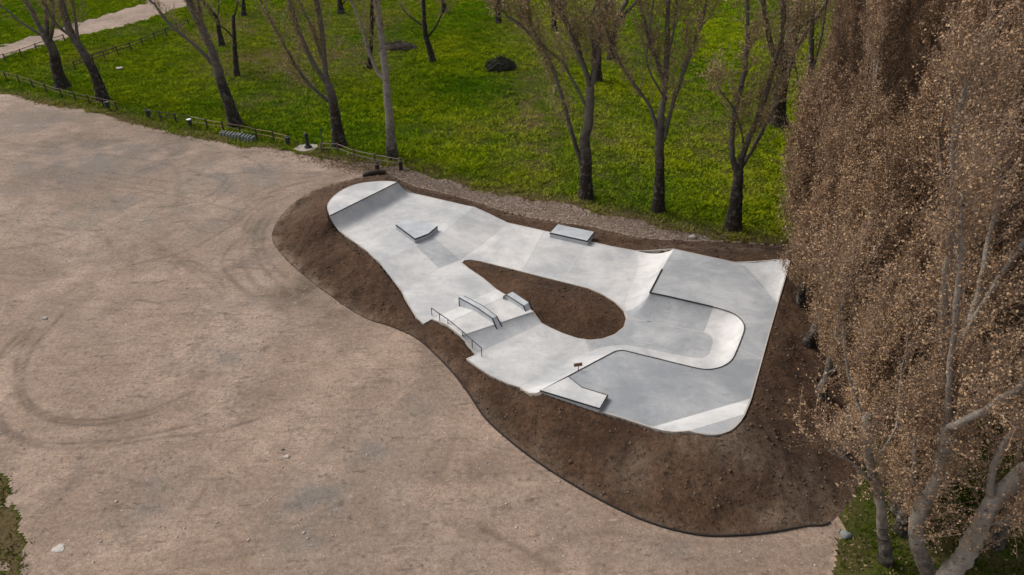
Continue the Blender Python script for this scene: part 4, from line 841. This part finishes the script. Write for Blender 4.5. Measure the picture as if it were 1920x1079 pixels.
hero('straight pale birch-like poplar with dark bark scars beside the end of the pale-railed fence', z6([(585, 882), (572, 700), (560, 560), (548, 420), (530, 250), (510, 100), (495, 0)]), [(8, z6([(535, 440), (500, 400), (450, 280), (410, 140), (370, 40), (350, 0)]))], 17, .6, .9, 'bark_near')
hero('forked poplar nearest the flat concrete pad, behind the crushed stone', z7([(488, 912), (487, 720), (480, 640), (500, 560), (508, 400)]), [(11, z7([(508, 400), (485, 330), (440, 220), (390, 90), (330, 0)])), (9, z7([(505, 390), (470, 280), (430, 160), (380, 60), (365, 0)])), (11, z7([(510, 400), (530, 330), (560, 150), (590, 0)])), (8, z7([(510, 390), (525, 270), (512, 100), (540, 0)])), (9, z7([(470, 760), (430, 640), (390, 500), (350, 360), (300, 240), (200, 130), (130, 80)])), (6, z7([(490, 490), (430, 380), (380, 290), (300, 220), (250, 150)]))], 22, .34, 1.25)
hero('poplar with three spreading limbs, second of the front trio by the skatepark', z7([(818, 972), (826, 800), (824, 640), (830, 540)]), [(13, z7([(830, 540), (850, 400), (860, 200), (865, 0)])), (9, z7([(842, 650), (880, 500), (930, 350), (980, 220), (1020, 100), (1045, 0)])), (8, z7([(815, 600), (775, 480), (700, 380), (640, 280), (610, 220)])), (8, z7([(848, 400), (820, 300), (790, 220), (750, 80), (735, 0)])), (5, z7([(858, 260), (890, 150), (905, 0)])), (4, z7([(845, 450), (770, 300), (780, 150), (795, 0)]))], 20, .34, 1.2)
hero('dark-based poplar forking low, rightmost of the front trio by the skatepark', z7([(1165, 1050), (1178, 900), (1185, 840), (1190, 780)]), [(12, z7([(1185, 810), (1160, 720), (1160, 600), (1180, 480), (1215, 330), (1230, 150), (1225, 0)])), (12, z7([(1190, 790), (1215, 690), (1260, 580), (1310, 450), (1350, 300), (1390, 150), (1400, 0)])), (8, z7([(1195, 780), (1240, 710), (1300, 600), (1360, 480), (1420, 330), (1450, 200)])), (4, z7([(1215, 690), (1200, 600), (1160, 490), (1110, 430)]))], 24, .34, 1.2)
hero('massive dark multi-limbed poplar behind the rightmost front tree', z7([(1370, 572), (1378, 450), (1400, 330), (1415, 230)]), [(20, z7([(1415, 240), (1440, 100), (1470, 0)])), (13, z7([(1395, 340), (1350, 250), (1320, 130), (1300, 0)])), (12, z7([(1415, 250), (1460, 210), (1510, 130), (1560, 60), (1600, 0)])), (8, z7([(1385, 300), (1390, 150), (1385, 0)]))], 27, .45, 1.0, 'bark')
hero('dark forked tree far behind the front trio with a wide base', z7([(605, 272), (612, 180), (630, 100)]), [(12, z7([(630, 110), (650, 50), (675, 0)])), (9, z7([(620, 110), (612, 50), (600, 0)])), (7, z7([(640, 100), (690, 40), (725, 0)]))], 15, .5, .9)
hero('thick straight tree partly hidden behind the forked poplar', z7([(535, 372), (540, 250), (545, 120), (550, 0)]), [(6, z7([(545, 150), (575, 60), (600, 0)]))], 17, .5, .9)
hero('slender tree in front of the brown thicket, behind its left edge', [(1521, 322), (1518, 250), (1516, 204), (1520, 122), (1524, 0)], [(5, [(1519, 150), (1540, 70), (1550, 0)]), (4, [(1517, 210), (1500, 165), (1490, 120)])], 13, .35, 1.0)
for lab, tr, lm, w in (('thin black-trunked tree between the two brush piles', z6([(815, 347), (775, 200), (765, 100), (762, 0)]), [(4, z6([(780, 220), (830, 150), (860, 90)])), (4, z6([(770, 150), (720, 120), (670, 80)]))], 10),
                       ('thin black topped trunk left of the forked poplar by the fountain', z5([(1330, 430), (1318, 250), (1310, 90)]), [(3, z5([(1312, 120), (1330, 40), (1340, 0)])), (3, z5([(1316, 220), (1270, 170), (1230, 140)]))], 9),
                       ('small leaning dark tree behind the strongly leaning poplar', z5([(1248, 262), (1230, 170), (1215, 100), (1150, 20)]), [(3, z5([(1220, 120), (1230, 40), (1225, 0)]))], 9),
                       ('slim dark tree behind the birch-like poplar', z6([(455, 385), (465, 240), (470, 100), (470, 0)]), [(3, z6([(468, 150), (500, 70), (510, 0)]))], 9),
                       ('short visible dark trunk at the top edge, right of the thin black tree', z6([(882, 72), (875, 30), (872, 0)]), [(3, z6([(876, 40), (860, 10), (850, -10)]))], 10),
                       ('dark trunk at the top edge above the flatter brush pile', z6([(298, 76), (292, 30), (290, 0)]), [(3, z6([(292, 40), (320, 10), (340, -10)]))], 11),
                       ('dark trunk at the top edge left of the middle brush pile gap', z7([(85, 108), (82, 50), (80, 0)]), [(4, z7([(82, 60), (60, 30), (40, 0)]))], 10),
                       ('dark trunk at the top edge behind the left limb of the forked poplar', z7([(342, 142), (338, 70), (335, 0)]), [(3, z7([(338, 80), (360, 40), (370, 0)]))], 10),
                       ('dark trunk at the top edge right of the dirt path', z5([(1372, 92), (1368, 40), (1366, 0)]), [(3, z5([(1368, 50), (1340, 20), (1330, 0)]))], 8)):
    hero(lab, tr, lm, w, .45, 1.0, 'bark_dark', 'dark_tree', 4)
# thicket of budding poplars on the right
def thicket_tree(seed, Ht, R, nl, bend):
    global rng
    old = rng; rng = np.random.default_rng(seed); acc, buds = Acc(), []
    tr = [np.zeros(3)]; d = np.array([rng.normal(0, .04), rng.normal(0, .04), 1.0])
    for i in range(9):
        d = d + np.array([rng.normal(0, bend), rng.normal(0, bend), .25]); d /= np.linalg.norm(d); tr.append(tr[-1] + d * Ht / 9)
    tr = np.array(tr); parts = []
    parts.append(('trunk', smooth_line(tr, 3), .24, .03, True))
    for i in range(nl):
        t_ = .06 + .84 * (i + rng.random() * .8) / nl; p, dd = sample(tr, t_); a = rng.uniform(0, 6.28) if i % 3 else rng.uniform(2.2, 4.1)
        out = rng.uniform(.45, .95) * (1.45 if t_ < .3 else 1.0); v = np.array([math.cos(a) * out, math.sin(a) * out, 1.25]); L = R * rng.uniform(1.3, 2.1) * (1.25 - .7 * t_)
        lb = wander(p, v, L, 7, .20, .09); r_ = .115 * (1.15 - .75 * t_); parts.append(('limb', smooth_line(lb, 2), r_, .02, False))
        twigs_on(lb, acc, buds, .19, (1.1, 3.0), .11, .08, (.22, .75), .020, 6, .24, (.4, 1.1))
    twigs_on(tr, acc, buds, .14, (1.0, 3.0), .11, .04, (.45, 1.1), .021, 6, .22, (.4, 1.1))
    cm = crown_mesh('crown', acc, buds, .034, .07, 3); print('buds', len(buds) * 3, sum(len(f) for f in acc.F)); out = [(n_, pl, a, b, f) for n_, pl, a, b, f in parts]
    ms = []
    for n_, pl, a, b, f in out:
        k = len(pl); tt = np.linspace(0, 1, k); r = a + (b - a) * tt ** .8
        if f: r = r * (1 + .5 * np.exp(-tt * Ht / .7)); pl = pl.copy(); pl[0, 2] -= .3
        V, Fq = tube(pl, r, 9 if f else 6); V = V + rng.normal(0, .012 if f else .004, V.shape); me = np_mesh(n_, V, Fq); me.materials.append(M['bark_near']); me.polygons.foreach_set('use_smooth', np.ones(len(Fq), bool)); ms.append((n_, me))
    cm.materials.append(M['twig_near']); cm.materials.append(M['bud_near']); ms.append(('crown', cm)); rng = old; return ms
VAR = [thicket_tree(11, 21, 3.2, 26, .05), thicket_tree(12, 19, 3.4, 26, .08), thicket_tree(13, 22, 3.2, 28, .04), thicket_tree(14, 18, 3.5, 25, .09)]
VAR += [thicket_tree(21, 8.5, 1.7, 16, .06), thicket_tree(22, 10, 1.8, 18, .08)]
def place_thicket(x, y, v, rz, s, lx, ly, label):
    e = bpy.data.objects.new('budding_poplar', None); SC.collection.objects.link(e); e.location = (x, y, ground_z(x, y)); e.rotation_euler = (lx, ly, rz); e.scale = (s, s, s)
    tag(e, label, 'tree', 'budding poplars of the thicket')
    for n_, me in VAR[v]:
        o = bpy.data.objects.new(n_, me); SC.collection.objects.link(o); o.parent = e
TH = [      (19.2, 17.0, 0, 1.2, 1.05, 0, .05, 'tall poplar right of the gravel corner, behind the nearest trunk'), (17.6, 21.0, 2, 3.0, .95, 0, 0, 'poplar beside the dark near corner of the dirt mound'),
      (18.0, 26.0, 1, 5.1, 1.0, 0, -.02, 'poplar beside the rounded corner deck of the skatepark'), (18.8, 31.0, 3, .9, 1.0, 0, 0, 'poplar beside the right edge of the lower platform'),
      (19.6, 36.0, 0, 4.0, .95, 0, 0, 'poplar beside the right edge of the bowl'), (20.6, 40.5, 2, 2.4, 1.0, 0, 0, 'poplar by the raised corner wedge of the skatepark'),
      (22.0, 45.5, 1, 1.5, .95, 0, 0, 'poplar at the corner where lawn meets the thicket'), (24.2, 51.5, 3, 3.3, 1.0, 0, 0, 'poplar at the left edge of the thicket beyond the skatepark'),
      (27.0, 58.0, 0, 5.6, 1.0, 0, 0, 'poplar at the far left edge of the thicket'), (30.5, 66.0, 2, .2, 1.0, 0, 0, 'farthest poplar of the thicket near the top edge'),
      (23.0, 22.5, 2, 4.4, 1.0, 0, .03, 'second-row poplar behind the near gravel corner'), (23.5, 28.0, 0, 2.9, 1.0, 0, 0, 'second-row poplar level with the corner deck'), (24.2, 34.0, 1, .7, 1.05, 0, 0, 'second-row poplar level with the bowl'),
      (26.0, 40.0, 3, 1.9, 1.0, 0, 0, 'second-row poplar level with the corner wedge'), (28.5, 47.0, 2, 5.0, 1.0, 0, 0, 'second-row poplar behind the lawn corner'), (32.5, 55.0, 1, 3.7, 1.0, 0, 0, 'second-row poplar toward the far end of the thicket'),
      (15.6, 17.6, 4, .3, 1.0, 0, 0, 'small young poplar at the end of the black edging strip'), (16.2, 20.2, 5, 2.2, 1.0, 0, -.06, 'young poplar leaning over the near dark corner of the mound'), (15.9, 23.6, 4, 4.1, 1.1, 0, -.08, 'young poplar leaning over the mound right of the corner deck'),
      (16.2, 27.0, 5, 1.0, 1.0, 0, -.08, 'young poplar at the mound foot right of the bright corner bank'), (16.8, 30.3, 4, 5.5, 1.15, 0, -.05, 'young poplar at the mound foot right of the lower platform'), (17.4, 33.6, 5, 3.3, 1.0, 0, -.06, 'young poplar at the mound foot right of the bowl curve'),
      (18.0, 37.4, 4, .7, 1.2, 0, -.05, 'young poplar at the mound foot right of the upper platform'), (19.2, 41.8, 5, 2.7, 1.0, 0, -.04, 'young poplar just right of the raised corner wedge'), (21.0, 47.5, 5, 4.9, 1.0, 0, -.03, 'young poplar in front of the slender tree at the lawn edge'),
      (14.9, 21.6, 4, 1.4, 1.0, 0, -.05, 'young poplar standing lowest on the mound slope near its dark corner'), (15.0, 25.2, 5, 3.6, .9, 0, -.05, 'young poplar on the mound slope beside the rounded corner deck'),
      (15.7, 29.0, 4, 2.5, 1.05, 0, -.05, 'young poplar on the mound slope between bright bank and lower platform'), (16.4, 32.4, 5, .2, .95, 0, -.05, 'young poplar on the mound slope beside the slab edge joint'), (17.2, 35.6, 4, 4.6, 1.05, 0, -.04, 'young poplar on the mound slope beside the upper platform edge'),
      (21.6, 25.0, 1, 2.2, 1.0, 0, 0, 'poplar filling the gap between first and second rows near the gravel corner'), (22.4, 32.5, 2, 4.0, 1.0, 0, 0, 'poplar filling the gap between rows level with the lower platform'), (24.0, 42.5, 0, 1.1, 1.0, 0, 0, 'poplar filling the gap between rows level with the lawn corner'), (29.0, 51.5, 1, 2.9, 1.0, 0, 0, 'poplar in the middle of the far thicket'), (34.0, 62.0, 3, 1.7, 1.0, 0, 0, 'poplar at the back of the thicket below the top edge'),
      (29.0, 31.0, 3, 5.9, 1.05, 0, 0, 'third-row poplar at the right edge of the picture'), (31.0, 38.5, 0, 1.0, 1.05, 0, 0, 'third-row poplar at the upper right edge'), (35.0, 46.0, 2, 2.0, 1.05, 0, 0, 'third-row poplar near the upper right corner'), (38.5, 56.0, 0, .5, 1.05, 0, 0, 'third-row poplar high in the upper right corner')]
TH = [(a[0] + ((.35 if a[1] < 38 else 1.0) if a[1] < 60 and a[2] > 3 else .2 if a[1] < 38 else .9 if a[1] < 45 else 1.4),) + a[1:] for a in TH]
for a in TH: place_thicket(*a)

kw = dict(mat='bark_near', name='budding_poplar', group='budding poplars of the thicket', tw='twig_near', bd='bud_near', tt=True, bsize=.034, extra=7)
hero('thick pale trunk leaning out of the lower right corner, nearest the camera', [(1738, 1165), (1777, 1079), (1805, 1051), (1823, 1016), (1847, 967), (1872, 932), (1925, 880)], [(12, [(1852, 982), (1885, 974), (1925, 960)]), (15, [(1861, 945), (1858, 897), (1882, 833), (1925, 786)])], 34, .28, 1.0, **kw)
hero('pale crooked poplar forking right in the lower right, beside the thick leaning trunk', [(1756, 1130), (1742, 1079), (1721, 1023), (1717, 981), (1731, 946), (1756, 907), (1770, 840), (1774, 805)], [(17, [(1775, 806), (1791, 798), (1844, 770), (1925, 715)]), (13, [(1774, 806), (1777, 770), (1780, 700), (1787, 643), (1797, 527), (1800, 460)]), (8, [(1722, 1010), (1735, 960), (1712, 900), (1715, 850)])], 27, .26, 1.0, **kw)
hero('pale slender double trunk rising behind the crooked poplar in the lower right', [(1690, 960), (1700, 890), (1721, 826), (1749, 760), (1773, 700)], [(15, [(1772, 702), (1768, 593), (1773, 527), (1780, 477), (1785, 380), (1790, 250)]), (13, [(1752, 757), (1800, 640), (1833, 560), (1850, 470), (1870, 380)]), (9, [(1800, 640), (1873, 520), (1925, 445)])], 25, .35, 1.0, **kw)
hero('dark-based poplar leaning at the bottom right by the gravel edge', [(1662, 1052), (1655, 990), (1648, 928), (1630, 870), (1625, 780)], [(5, [(1645, 915), (1600, 870), (1560, 850)]), (5, [(1632, 880), (1680, 800), (1690, 700)]), (5, [(1626, 800), (1590, 700), (1580, 600)])], 20, .26, 1.0, **kw)
